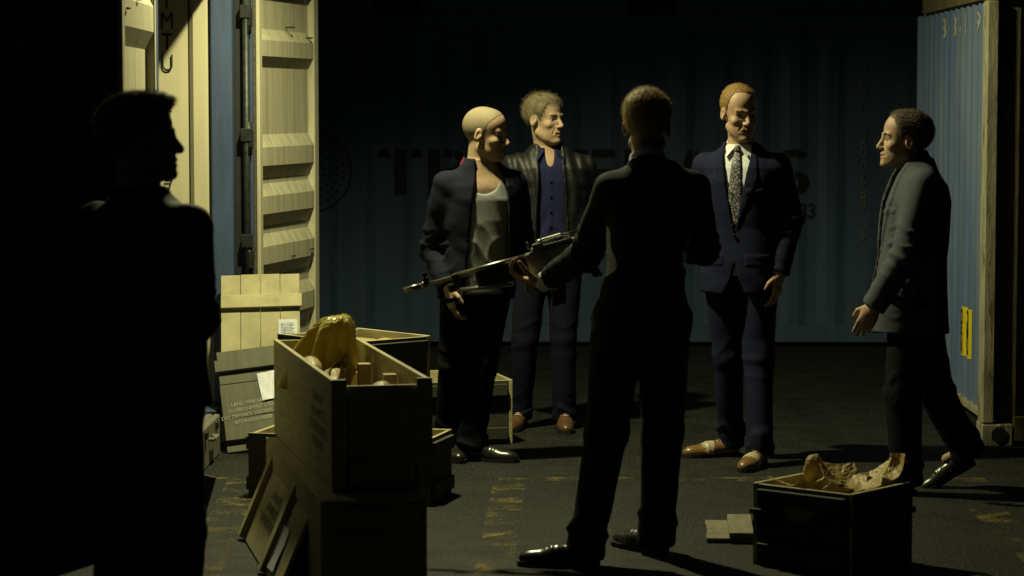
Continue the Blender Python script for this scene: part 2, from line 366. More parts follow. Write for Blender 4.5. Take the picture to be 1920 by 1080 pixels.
boxo('roof', (.08, .10, 2.38), (6.0, 2.40, 2.42), M_olive, rc); boxo('far_wall', (.1, 2.36, .16), (6.0, 2.40, 2.37), M_olive, rc)
# the numbers on the outward ribs near the top and the yellow sticker
for yy, ch in ((14.54, '8'), (14.25, '3'), (14.08, '-'), (13.79, '1'), (13.50, '9'), (13.25, '2')):
    u = 2.44 - (yy - RY0); k = round((u - .08 - .13*.19) / .19); u = .08 + k*.19 + .13*.19
    me = text_mesh(ch, .16, 1.15, .003); me.transform(Matrix.Translation((u, 2.215, 0))); me = drape(me, fr, .004); me.transform(MR4); link('lettering', me, M_stencil_w, rc)
me = rects_mesh([(2.44 - .93, .40, 2.44 - .57, .67)]); me = drape(me, fr, .004); me.transform(MR4); st = link('sticker', me, M_sticker, rc)
for u, z, ch, s in ((1.80, .615, 'O', .12), (1.80, .535, 'M', .12), (1.80, .455, 'N', .12), (1.62, .61, 'D', .12), (1.62, .53, 'A', .12), (1.62, .45, 'N', .12)):
    me = text_mesh(ch, s, .75, .002); me.transform(Matrix.Translation((u, z, 0))); me = drape(me, fr, .008); me.transform(MR4); link('lettering', me, M_stencil, st)

# -- left container, doors open: opening faces +X at X = -1.735
LX, LY0, LY1, LH = -1.735, 11.08, 13.52, 2.59
lc = empty('shipping_container', (LX, LY0, 0), label='open blue container with cream interior and both doors swung back at left', cat='container')
W = LY1 - LY0
boxo('floor', (-6.0, .06, .12), (-.06, W - .06, .16), M_greywood, lc)
boxo('roof', (-6.0, .0, 2.53), (-.10, W, 2.58), M_blue, lc)
fl = corr_fn(.278, .036, .5, 99, phase=.5)
corr_sheet('near_wall', fl, .16, 6.0, .155, 2.50, M_blue, lc, frame4((0, .05, 0), (-1, 0, 0), (0, 0, 1)) @ Matrix.Diagonal((1, 1, -1, 1)))
fi = corr_fn(.278, .036, .42, 99, phase=.42)
Mi = frame4((0, W - .075, 0), (-1, 0, 0), (0, 0, 1)) @ Matrix.Diagonal((1, 1, -1, 1))
corr_sheet('inner_wall', fi, .172, 6.0, .16, 2.52, M_cream_in, lc, Mi)
boxo('far_wall', (-6.0, W - .03, .155), (-.16, W - .004, 2.52), M_blue, lc)
boxo('end_wall', (-6.04, 0, .12), (-6.0, W, 2.53), M_cream_in, lc)
boxo('top_rail', (-6.0, -.004, 2.47), (-.17, .06, 2.57), M_blue, lc); boxo('bottom_rail', (-6.0, -.004, .03), (-.17, .05, .155), M_blue, lc)
boxo('header', (-.12, .14, 2.46), (.0, W - .14, 2.55), M_blue, lc, bevel=.006)
boxo('sill', (-.12, .14, .03), (0, W - .14, .165), M_blue, lc)
# posts: blue outside strip, cream return with a rounded bend behind it
boxo('corner_post', (-.05, W - .115, .12), (.066, W, 2.53), M_blue, lc, bevel=.008)
bm = bmesh.new(); box(bm, (-.165, W - .092, .12), (-.052, W - .03, 2.52)); bm_obj('jamb', bm, M_cream_in, lc, bevel=.022)
boxo('jamb_seam', (-.1695, W - .080, .16), (-.1655, W - .04, 2.50), M_gasket, lc, bevel=0)
boxo('corner_post', (-.16, 0, .12), (.0, .13, 2.53), M_blue, lc, bevel=.008)
for yy in (.08, W - .08):
    for z in (.059, 2.531):
        o = casting(lc, (-.085, yy, z), (.178, .168, .118)); o.data.materials.append(M_blue)
column_text('IMTU 200673', -2.018 - LX, 2.335, .1115, .128, M_stencil, lc, Matrix.Translation((0, W - .081, 0)) @ frame4((0, 0, 0), (1, 0, 0), (0, 0, 1)), sx=.78, bold=0)
def door(hinge, ang, ridges, flip, strip):
    """a door leaf seen from its cream inner side; local x from hinge to free edge, z up, local -y is the inner face"""
    d = empty('door', (hinge[0] - LX, hinge[1] - LY0, 0), ang); d.parent = lc
    Wd, z0, z1 = 1.13, (.17 if flip > 0 else .07), 2.40  # near leaf drawn extra low, shaped to stop light passing underneath
    s = flip
    # profile along z
    zs = [z0, z0 + .04]; ds = [0, 0]
    for c, hh in ridges:
        zs += [c - hh, c - hh*.42, c + hh*.42, c + hh]; ds += [.034, 0, 0, .034]
    zs += [z1 - .04, z1]; ds += [.034, .034]
    ds[0] = ds[1] = .034
    pts = sorted(zip(zs, ds))
    bm = bmesh.new(); xa, xb = .075, Wd - .085
    prev = None
    for z, dd in pts:
        xo = .03 * (1 - dd / .034)          # ridge ends slope outwards
        q = [bm.verts.new((x, s*yy, z)) for x, yy in ((xa, dd), (xb - .03 + xo, dd), (xb, .034), (xa, .05), (xb, .05))]
        if prev:
            bm.faces.new((prev[0], prev[1], q[1], q[0])); bm.faces.new((prev[1], prev[2], q[2], q[1]))
            bm.faces.new((prev[4], prev[3], q[3], q[4]))
        prev = q
    bmesh.ops.recalc_face_normals(bm, faces=bm.faces)
    bm_obj('corrugated_panel', bm, M_cream, d)
    def sb(n, lo, hi, m, **k):
        lo = list(lo); hi = list(hi); lo[1], hi[1] = sorted((s*lo[1], s*hi[1])); return boxo(n, lo, hi, m, d, **k)
    sb('door_frame', (Wd - .085, -.004, z0 - .02), (Wd, .052, z1 + .02), M_cream, bevel=.006)
    sb('door_frame', (.02, -.004, z0 - .02), (.075, .052, z1 + .02), M_cream, bevel=.006)
    sb('door_frame', (.075, -.002, z0 - .02), (Wd - .085, .05, z0), M_cream); sb('door_frame', (.075, -.002, z1), (Wd - .085, .05, z1 + .02), M_cream)
    sb('outer_skin', (.02, .053, z0 - .02), (Wd, .062, z1 + .02), M_blue)
    sb('gasket', (Wd, .012, z0), (Wd + .02, .05, z1), strip); sb('gasket', (-.008, .012, z0), (.02, .05, z1), M_rustgasket)
    sb('hinge_edge', (-.03, .02, z0), (-.008, .062, z1), M_blue)
    for z in (.35, .95, 1.60, 2.25):
        h = tubeo('hinge', (-.055, s*.035, z - .09), (-.055, s*.035, z + .09), .020, M_hinge, d); sb('hinge_plate', (-.075, .015, z - .045), (-.03, .05, z + .045), M_hinge)
    for x in (.35, .85): tubeo('locking_bar', (x, s*.10, .12), (x, s*.10, 2.45), .017, M_hinge, d)
    for (x, z) in ((.60, 2.215), (.95, 2.165), (.6, .93), (.95, .95)):
        bm = bmesh.new()
        for k in (0, .035): tube(bm, (x + k, s*.03, z), (x + k, s*-.012, z), .004, n=8); 
        tube(bm, (x, s*-.012, z), (x + .035, s*-.012, z), .004, n=8)
        bm_obj('lashing_ring', bm, M_hinge, d)
    return d
R_far = [(2.10, .11), (1.52, .12), (1.22, .115), (.93, .12), (.62, .12), (.33, .11)]
door((-1.545, 13.52), math.radians(78.5), [(2.09, .105), (1.50, .12), (1.235, .115), (.96, .115), (.66, .115), (.36, .11)], 1, M_gasket)
door((-1.70, 10.99), math.radians(-88.0), [(2.15, .13), (1.50, .12), (1.22, .12), (.93, .12), (.62, .12), (.33, .11)], -1, M_gasket)
tubeo('locking_rod', (-1.60 - LX, 13.47 - LY0, .14), (-1.60 - LX, 13.47 - LY0, 2.5), .019, M_hinge, lc)
for z in (.55, 1.05, 1.62, 2.28):
    boxo('rod_bracket', (-1.630 - LX, 13.445 - LY0, z - .035), (-1.572 - LX, 13.50 - LY0, z + .035), M_hinge, lc)
boxo('hinge_gap_plate', (-1.734 - LX, 10.985 - LY0, .05), (-1.706 - LX, 11.10 - LY0, 2.45), M_blue, lc)  # added plate: blocks the light streak through the near hinge gap
boxo('hinge_gap_plate', (-1.668 - LX, 13.505 - LY0, .15), (-1.57 - LX, 13.52 - LY0, 2.5), M_gasket, lc)

# ------------------------------------------------------------------ yard floodlight (bracketed on the left container's roof)
def floodlight():
    P = Vector((-.90, 11.98, 3.72)); base = Vector((-1.98, 11.98, 2.58))
    t = empty('yard_floodlight', base, label='yard floodlight on a bracket arm above the open container', cat='floodlight')
    L_ = P - base
    tubeo('mast', (0, 0, 0), (0, 0, L_.z + .22), .03, M_lamp, t); boxo('foot_plate', (-.12, -.12, .0), (.12, .12, .012), M_lamp, t)
    tubeo('arm', (0, 0, L_.z + .2), (L_.x, L_.y, L_.z + .2), .022, M_lamp, t); tubeo('drop_rod', (L_.x, L_.y, L_.z + .2), (L_.x, L_.y, L_.z + .1), .015, M_lamp, t)
    boxo('housing', (L_.x - .16, L_.y - .16, L_.z + .03), (L_.x + .16, L_.y + .16, L_.z + .1), M_lamp, t, bevel=.01)
    ld = bpy.data.lights.new('floodlight_lamp', 'SPOT'); ld.energy = 700; ld.color = (1.0, .95, .50); ld.shadow_soft_size = .07
    ld.spot_size = math.radians(160); ld.spot_blend = .55
    lo = bpy.data.objects.new('floodlight_lamp', ld); COL.objects.link(lo); lo.location = L_; lo.parent = t
    aim = Vector((.22, -.08, -1.0)); lo.rotation_euler = aim.to_track_quat('-Z', 'Y').to_euler()
floodlight()
# ------------------------------------------------------------------ crates, lids and packing
def text_lines(lines, size, m, parent, M4, sx=.8, name='lettering', lead=1.15, bold=.0):
    for i, s in enumerate(lines):
        writing(name, s, size, m, parent, M4 @ Matrix.Translation((0, -i*size*lead, 0)), sx, bold)
MARKS = ['LAND MAIL UNIT', 'ENVIRONMENT LTD', 'DRE DEFENCE SYSTEMS LTD', '47779-0000-00000']
def crate(label, c, rz, L, Wd, H, z0=0., mwall=None, th=.018, notch=False, lid=False, cleats=True, group=None, mside=None, mout=None):
    m = mwall or M_ply
    t = empty('wooden_crate', (c[0], c[1], z0), math.radians(rz), label=label, cat='crate', group=group)
    hx, hy = L/2, Wd/2
    for s in (-1, 1):
        boxo('side_panel', (-hx, min(s*hy, s*(hy - th)), .0), (hx, max(s*hy, s*(hy - th)), H), mside or m, t, bevel=.0015)
    for s in (-1, 1):
        xa, xb = sorted((s*(hx - .004), s*(hx - .004 - th)))
        if notch and s == -1:
            boxo('end_panel', (xa, -hy + th, .0), (xb, hy - th, H - .022), m, t, bevel=.0015)
            for q in (-1, 1):
                ya, yb = sorted((q*(hy + .004), q*(hy - .052))); boxo('corner_batten', (-hx - .022, ya, .01), (-hx - .001, yb, H + .004), m, t)
        else:
            boxo('end_panel', (xa, -hy + th, .0), (xb, hy - th, H - .004), m, t, bevel=.0015)
    boxo('floor_panel', (-hx + th + .004, -hy + th, .012), (hx - th - .004, hy - th, .026), m, t)
    if cleats:
        for s in (-1, 1):
            if notch and s == -1: zc = (.06,)
            else: zc = (.06, H - .05)
            for z in zc:
                xa, xb = sorted((s*(hx), s*(hx + .022))); boxo('cleat', (xa, -hy + .03 + .03*notch, z - .03), (xb, hy - .03 - .03*notch, z + .03), m, t)
    if lid:
        n = 3; w = Wd / n
        for i in range(n): boxo('lid_board', (-hx, -hy + i*w + .001, H + .002), (hx, -hy + (i+1)*w - .001, H + .018), m, t)
    if mout:
        for o in t.children:
            if o.name.split('.')[0] in ('side_panel', 'end_panel'):
                me = o.data; me.materials.append(mout); side = o.name.startswith('side')
                for p in me.polygons:
                    c_, n_ = p.center, p.normal
                    if (n_.y*c_.y > .01 if side else n_.x*c_.x > .01): p.material_index = 1
            elif o.name.split('.')[0] != 'floor_panel': o.data.materials.clear(); o.data.materials.append(mout)
    return t
cA = crate('open plywood crate with amber paper sticking out, topmost of the front stack', (-.776, 9.755), 103.4, 1.634, .36, .40, .396, notch=True)
boxo('divider_stub', (-.30, -.150, .12), (-.25, -.100, .36), M_ply_edge, cA); boxo('divider_stub', (.30, -.150, .12), (.35, -.100, .34), M_ply_edge, cA)
text_lines(MARKS + ['N'], .050, M_stencil, cA, frame4((-.48, .1825, .30), (-1, 0, 0), (0, 0, 1)), .72, bold=.001)
cB = crate('closed plywood crate carrying the crate with amber paper', (-.79, 9.60), 102.6, 1.74, .38, .375, lid=True)
cC = crate('low dark crate lying crosswise behind the front stack', (-.885, 11.365), -14, .86, .36, .295, mout=M_crate_out)
cD2 = crate('closed olive crate beneath the straw-filled crate beside the shaved man', (-.921, 12.04), 132, .56, .50, .325, mwall=M_crate_out, lid=True)
cD = crate('open crate with shredded packing, upper one beside the shaved man', (-.921, 12.04), 132, .56, .50, .33, .345, mout=M_crate_out)
cE = crate('open plywood crate on the ground behind the shaved man', (-.505, 13.33), 105, .60, .54, .34, mout=M_crate_out)
cF = crate('dark crate full of crumpled brown paper in the right foreground', (1.122, 9.668), 50, .42, .46, .32, mout=M_crate_out)
boxo('rim_ledge', (-.228, -.236, .20), (.228, .236, .222), M_crate_out, cF)

def lid(label, L, Wd, n, battens, m, M4, th=.016, mb=None, along='x', name='crate_lid', group=None):
    """flat lid in its local x (length) / y (width), z out of its outer face"""
    t = empty(name, label=label, cat='crate lid', group=group); t.matrix_world = M4
    if along == 'y':
        w = L / n
        for i in range(n): boxo('plank', (-L/2 + i*w + .0012, -Wd/2 + random.uniform(-.003, .003), -th), (-L/2 + (i+1)*w - .0012, Wd/2 + random.uniform(-.003, .003), random.uniform(-.001, .001)), m, t)
    else:
        w = Wd / n
        for i in range(n): boxo('plank', (-L/2 + random.uniform(-.003, .003), -Wd/2 + i*w + .0012, -th), (L/2 + random.uniform(-.003, .003), -Wd/2 + (i+1)*w - .0012, random.uniform(-.001, .001)), m, t)
    for lo, hi in battens: boxo('batten', (*lo, .002), (*hi, .024), mb or m, t)
    return t
def document(parent, x, y, w, h, rot=0., lift=.005, lines=True):
    """a sheet taped to the face, corners curling a little"""
    bm = bmesh.new(); n = 6; g = [[bm.verts.new(((i/n - .5)*w, (j/n - .5)*h, lift + .004*math.sin(i*1.1 + j*.7)**2 + .012*max(0, (1 - j/n) - .75))) for j in range(n + 1)] for i in range(n + 1)]
    for i in range(n):
        for j in range(n): bm.faces.new((g[i][j], g[i+1][j], g[i+1][j+1], g[i][j+1]))
    o = bm_obj('document', bm, M_paper, parent, smooth=True, loc=(x, y, 0), rot=(0, 0, rot))
    if lines:
        for k in range(7): boxo('printed_line', (-w*.36, h*(.36 - .05*k), lift + .0075), (w*(.36 - .2*((k*37) % 3)/3), h*(.375 - .05*k), lift + .0085), M_stencil_grey, o, bevel=0)
    return o
def lean(base, xdir, up, roll=0.):
    """frame whose local y climbs along `up` and local x along xdir"""
    M4 = frame4(base, xdir, up); return M4 @ Matrix.Rotation(roll, 4, 'Z')
# beige lid against the far door post
up = Vector((0, .36, .86)).normalized()
G_ = lid('pale plywood crate lid with one batten and a document, leaning on the cream door', .42, .92, 4, [((-.208, .268), (.222, .338))], M_ply,
         lean(Vector((-1.50, 13.00, .03)) + up*.46, (1, .04, 0), up, math.radians(2.0)), along='y')
document(G_, .145, .115, .10, .17)
text_lines(['EXPORT PALLET', '47779-0000', 'DEFENCE'], .026, M_stencil, G_, Matrix.Translation((.03, -.02, .003)) @ Matrix.Rotation(math.radians(90), 4, 'Z'), .8)
# olive lid in front of it
up = Vector((-.10, .32, .50)).normalized()
H_ = lid('dark olive crate lid with white stencilled lines and a document, leaning low', .36, .585, 3, [((-.195, .165), (.195, .232)), ((-.180, -.235), (.185, -.175))], M_oliveply,
         lean(Vector((-1.44, 12.72, .025)) + up*.295, Vector((1, .12, .12)), up), along='x')
document(H_, .085, .06, .125, .16, .08, lines=False)
text_lines(MARKS, .030, M_stencil_w, H_, Matrix.Translation((-.035, -.02, .0035)) @ Matrix.Rotation(math.radians(4), 4, 'Z'), .85)
# lid leaning on the left side of the front stack
ax = Vector((math.cos(math.radians(102.6)), math.sin(math.radians(102.6)), 0)); nrm = Vector((-ax.y, ax.x, 0))
base = Vector((-.755, 8.74, 0)) + ax*.93 + nrm*.155; up = (Vector((0, 0, .33)) - nrm*.140).normalized()
I_ = lid('plywood crate lid with black stencilled lines tipped against the left side of the front stack', 1.22, .36, 1, [((-.606, -.178), (-.545, .178)), ((.16, -.178), (.235, .178))], M_ply,
         frame4(base + up*.18 + Vector((0, 0, .008)), -ax, up))
document(I_, .33, -.06, .17, .17, .05, lines=False)
text_lines(MARKS[:3], .045, M_stencil, I_, Matrix.Translation((-.16, .06, .0035)), .7, bold=.001)
# lid lying flat beside the right crate
J_ = lid('grey olive crate lid lying flat on the asphalt with a white slip', .50, .45, 4, [((-.16, -.235), (-.06, .235)), ], M_greywood,
         Matrix.Translation((.925, 10.33, .022)) @ Matrix.Rotation(math.radians(-3), 4, 'Z'), along='x')
boxo('under_batten', (.1, -.22, -.0215), (.18, .22, -.0175), M_greywood, J_)
document(J_, .13, .06, .11, .17, .12, lines=False)
# black lid by the foreground man's leg
up = Vector((.05, .10, .30)).normalized()
lid('black board leaning beside the leg of the man in the left foreground', .22, .30, 2, [], M_gasket, lean(Vector((-1.50, 10.02, .012)) + up*.15, (1, -.1, 0), up, math.radians(-9)))
# grey case at the container sill
kc = empty('hard_case', (-1.694, 12.36, 0), label='flat grey hard case standing by the open container sill', cat='case')
boxo('case_half', (-.036, -.36, .0), (-.001, .36, .205), M_case, kc, bevel=.008); boxo('case_half', (.001, -.36, .0), (.036, .36, .205), M_case, kc, bevel=.008)
for y in (-.2, .2): boxo('latch', (.034, y - .03, .15), (.05, y + .03, .185), M_hinge, kc)
bm = bmesh.new(); tube(bm, (.06, -.07, .13), (.06, .07, .13), .011); tube(bm, (.034, -.07, .13), (.062, -.07, .13), .010); tube(bm, (.034, .07, .13), (.062, .07, .13), .010); bm_obj('handle', bm, M_case, kc)

def creases(P, rs, n, amp):
    r = np.zeros(len(P))
    for _ in range(n):
        d = rs.normal(size=3); d /= np.linalg.norm(d); r += np.abs(P @ d - rs.uniform(-.6, .6))
    r -= r.mean(); return r / max(np.abs(r).max(), 1e-6) * amp
def crumple(name, c, radii, seed, m, label=None, cat=None, parent=None, sub=4, amp=.28, group=None, warp=None):
    bm = bmesh.new(); bmesh.ops.create_icosphere(bm, subdivisions=sub, radius=1)
    rs = np.random.default_rng(seed); P = np.array([v.co[:] for v in bm.verts])
    r = 1 + creases(P, rs, 14, amp) + rs.normal(size=len(P))*.012
    Q = P * r[:, None]
    if warp: Q = warp(Q)
    for v, q in zip(bm.verts, Q): v.co = (q[0]*radii[0], q[1]*radii[1], q[2]*radii[2])
    o = bm_obj(name, bm, m, parent, loc=c)
    return tag(o, label, cat, group)
def sheet(name, c, w, h, seed, m, amp=.05, curl=0., rot=(0,0,0), label=None, cat=None, parent=None, group=None, n=18):
    rs = np.random.default_rng(seed); u, v = np.meshgrid(np.linspace(-1, 1, n), np.linspace(-1, 1, n), indexing='ij')
    P = np.stack([u.ravel(), v.ravel(), np.zeros(n*n)], 1); z = creases(P, rs, 9, amp) + curl*(u.ravel()**2) + rs.normal(size=n*n)*.0012
    jit = rs.normal(size=(n*n, 2))*.012
    ed = 1 + .10*np.sin(3*np.arctan2(v.ravel(), u.ravel()) + seed)
    V = np.stack([(P[:, 0] + jit[:, 0])*w/2*ed, (P[:, 1] + jit[:, 1])*h/2*ed, z], 1)
    fs = [(i*n + j, (i+1)*n + j, (i+1)*n + j + 1, i*n + j + 1) for i in range(n - 1) for j in range(n - 1)]
    me = bpy.data.meshes.new(name); me.from_pydata(V.tolist(), [], fs)
    o = link(name, me, m, parent, loc=c, rot=rot); md = o.modifiers.new('thickness', 'SOLIDIFY'); md.thickness = .0015
    return tag(o, label, cat, group)
def wrapping(name, c, seed, m, label, cat, R=.15, h=.26, apex=(.055, .0)):
    """a gathered sheet pulled up to a blunt peak: folds run down from the peak, the hem is loose"""
    rs = np.random.default_rng(seed); nt, na = 22, 72; V = []
    ph = rs.uniform(0, 6.28, 6)
    for i in range(nt):
        t = i/(nt - 1)
        for j in range(na):
            a = 2*math.pi*j/na
            tri = lambda x: 2*abs((x/(2*math.pi)) % 1 - .5)*2 - 1
            Rr = R*(1 + .12*math.sin(a - 1.57) + .10*math.sin(2*a + ph[0]))
            f = .34*t**.7*(tri(7*a + ph[1] + 1.3*t) + .6*tri(11*a + ph[2] - 2*t))
            r = Rr*(t**.52)*(1 + f*.55) * (1 - .22*max(0, t - .75)*4*(.5 + .5*math.sin(3*a + ph[3])))
            z = h*(.5 - t**1.75) + .010*tri(5*a + 9*t + ph[4])*t + rs.normal()*.0012
            k = 1 - t; V.append((r*math.cos(a) + apex[0]*k, r*.85*math.sin(a) + apex[1]*k, z))
    F = [(i*na + j, i*na + (j+1) % na, (i+1)*na + (j+1) % na, (i+1)*na + j) for i in range(nt - 1) for j in range(na)]
    V = np.array(V); V = V + creases(V/R, rs, 16, .026)[:, None]*(V/(np.linalg.norm(V, axis=1)[:, None] + 1e-6))
    me = bpy.data.meshes.new(name); me.from_pydata(V.tolist(), [], [f[::-1] for f in F]); o = link(name, me, m, None, loc=c)
    md = o.modifiers.new('thickness', 'SOLIDIFY'); md.thickness = .0012
    return tag(o, label, cat)
wrapping('amber_wrapping', (-.895, 10.16, .785), 5, M_amber, 'amber waxed wrapping bulging from the topmost front crate', 'wrapping', R=.165, h=.27)
sheet('wrapping_paper', (-.83, 9.98, .70), .10, .30, 3, M_clear, .03, .03, (.5, 1.1, .3), 'glossy plastic film hanging down beside the amber wrapping', 'packing')
for i, (x, y, z, r, lb) in enumerate(((-.925, 9.88, .735, .05, 'pale crumpled packing below the amber wrapping against the left crate wall'), (-.845, 9.56, .70, .042, 'small pale crumpled packing ball nearest the left wall of the topmost crate'), (-.60, 9.22, .705, .05, 'rounded paper bundle in the near right corner of the topmost crate'), (-.86, 9.95, .66, .085, 'crumpled packing under the amber wrapping'))):
    crumple('packing_paper', (x, y, z), (r, r*1.6, r), 20 + i, M_kraft, lb, 'packing', sub=3, amp=.3, group='packing in the front crate')
sheet('paper_roll', (-.765, 9.45, .70), .05, .18, 5, M_kraft, .01, .035, (1.2, .2, .2), 'upright curl of paper standing in the topmost crate', 'packing')
crumple('packing_filler', (-.80, 9.70, .56), (.12, .68, .10), 31, M_kraft, 'brown paper filling the bottom of the topmost front crate', 'packing', sub=4, amp=.3).rotation_euler = (0, 0, math.radians(13.4))
for i, (x, y, z, r, lb) in enumerate(((-.94, 12.17, .60, .17, 'shredded packing heap in the crate beside the shaved man'), (-.80, 12.06, .60, .08, 'small tuft of packing near the corner of the crate beside the shaved man'))):
    crumple('packing_heap', (x, y, z), (r, r, .055), 40 + i, M_kraft, lb, 'packing', sub=4, amp=.5)
crumple('packing_heap', (-1.17, 11.40, .25), (.12, .09, .055), 45, M_kraft, 'tuft of packing in the low crosswise crate', 'packing', sub=3, amp=.5)
# right crate packing
Fx = Vector((1.122, 9.668, 0))
crumple('packing_filler', (Fx.x, Fx.y, .235), (.185, .185, .075), 50, M_kraft, 'brown paper filling the dark right-hand crate', 'packing', sub=4, amp=.35)
crumple('kraft_paper', (Fx.x - .06, Fx.y + .09, .365), (.045, .035, .062), 51, M_kraft, amp=.4, sub=4, label= 'crumpled brown paper standing highest in the right-hand crate', cat='packing')
sheet('kraft_paper', (Fx.x + .23, Fx.y + .06, .35), .15, .11, 52, M_kraft, .045, .02, (.15, -.75, .5), 'brown paper corner flaring over the right rim of the right-hand crate', 'packing')
for i, (dx, dy, z, r, rot, lb) in enumerate(((.04, .06, .335, .20, (.3, .1, .4), 'creased brown paper across the middle of the right-hand crate'), (.13, .0, .325, .18, (-.2, -.25, 1.2), 'glossy creased brown paper towards the right rim of the right-hand crate'), (-.13, -.03, .315, .17, (.15, .3, 2.2), 'brown paper lapping the left rim of the right-hand crate'), (-.02, -.12, .30, .15, (-.35, .1, .8), 'brown paper near the front corner of the right-hand crate'))):
    sheet('kraft_paper', (Fx.x + dx, Fx.y + dy, z), r, r*.9, 53 + i, M_kraft, .045, 0, rot, lb, 'packing')
for i, (dx, dy) in enumerate(((.02, -.155), (.06, -.12))):
    t = empty('glass_vial', (Fx.x + dx, Fx.y + dy, .235), label=('glass vial nearest the front corner of the right-hand crate', 'glass vial just behind the front corner one in the right-hand crate')[i], cat='vial', group='vials in the right crate')
    tubeo('vial_body', (0, 0, 0), (0, 0, .055), .012, M_clear, t); tubeo('cap', (0, 0, .055), (0, 0, .072), .009, M_gun, t)

# ------------------------------------------------------------------ people: implicit surfaces turned into meshes
def V3(*a): return np.array(a, float)
class Pr:
    __slots__ = ('f', 'c', 'r', 'op', 'k')
    def __init__(s, f, c, r, op='u', k=.01): s.f = f; s.c = np.asarray(c, float); s.r = r; s.op = op; s.k = k
def E_(c, r, R=None, op='u', k=.01):
    c = np.asarray(c, float); r = np.asarray(r, float)
    def f(P):
        q = P - c
        if R is not None: q = q @ R
        q = q / r; k0 = np.sqrt(np.einsum('ij,ij->i', q, q)) + 1e-9; q = q / r; k1 = np.sqrt(np.einsum('ij,ij->i', q, q)) + 1e-9
        return k0 * (k0 - 1) / k1
    return Pr(f, c, r.max(), op, k)
def C_(a, b, ra, rb, op='u', k=.01, sq=None):
    a = np.asarray(a, float); b = np.asarray(b, float); d = b - a; L2 = max(d @ d, 1e-9)
    def f(P):
        q = P - a; t = np.minimum(np.maximum(q @ d / L2, 0), 1); q = q - t[:, None]*d; return np.sqrt(np.einsum('ij,ij->i', q, q)) - (ra + (rb - ra)*t)
    return Pr(f, (a + b)/2, math.sqrt(L2)/2 + max(ra, rb), op, k)
def plane_cut(w, d, rad=.11):
    """remove what lies beyond point w in direction d, near w"""
    w = np.asarray(w, float); d = np.asarray(d, float)/np.linalg.norm(d)
    def f(P):
        q = P - w; return np.maximum(-(q @ d), np.sqrt((q**2).sum(1)) - rad)
    return Pr(f, w, rad, 's', .004)
def smin(a, b, k):
    h = np.maximum(k - np.abs(a - b), 0); return np.minimum(a, b) - h*h*(.25/k)
def axis_pts(lo, hi, hc, fine=(), hf=None):
    xs = [lo]
    while xs[-1] < hi:
        x = xs[-1]; st = hc
        for a, b in fine:
            if a <= x < b: st = hf
            elif x < a < x + hc: st = max(a - x, hf)
        xs.append(x + st)
    return np.array(xs)
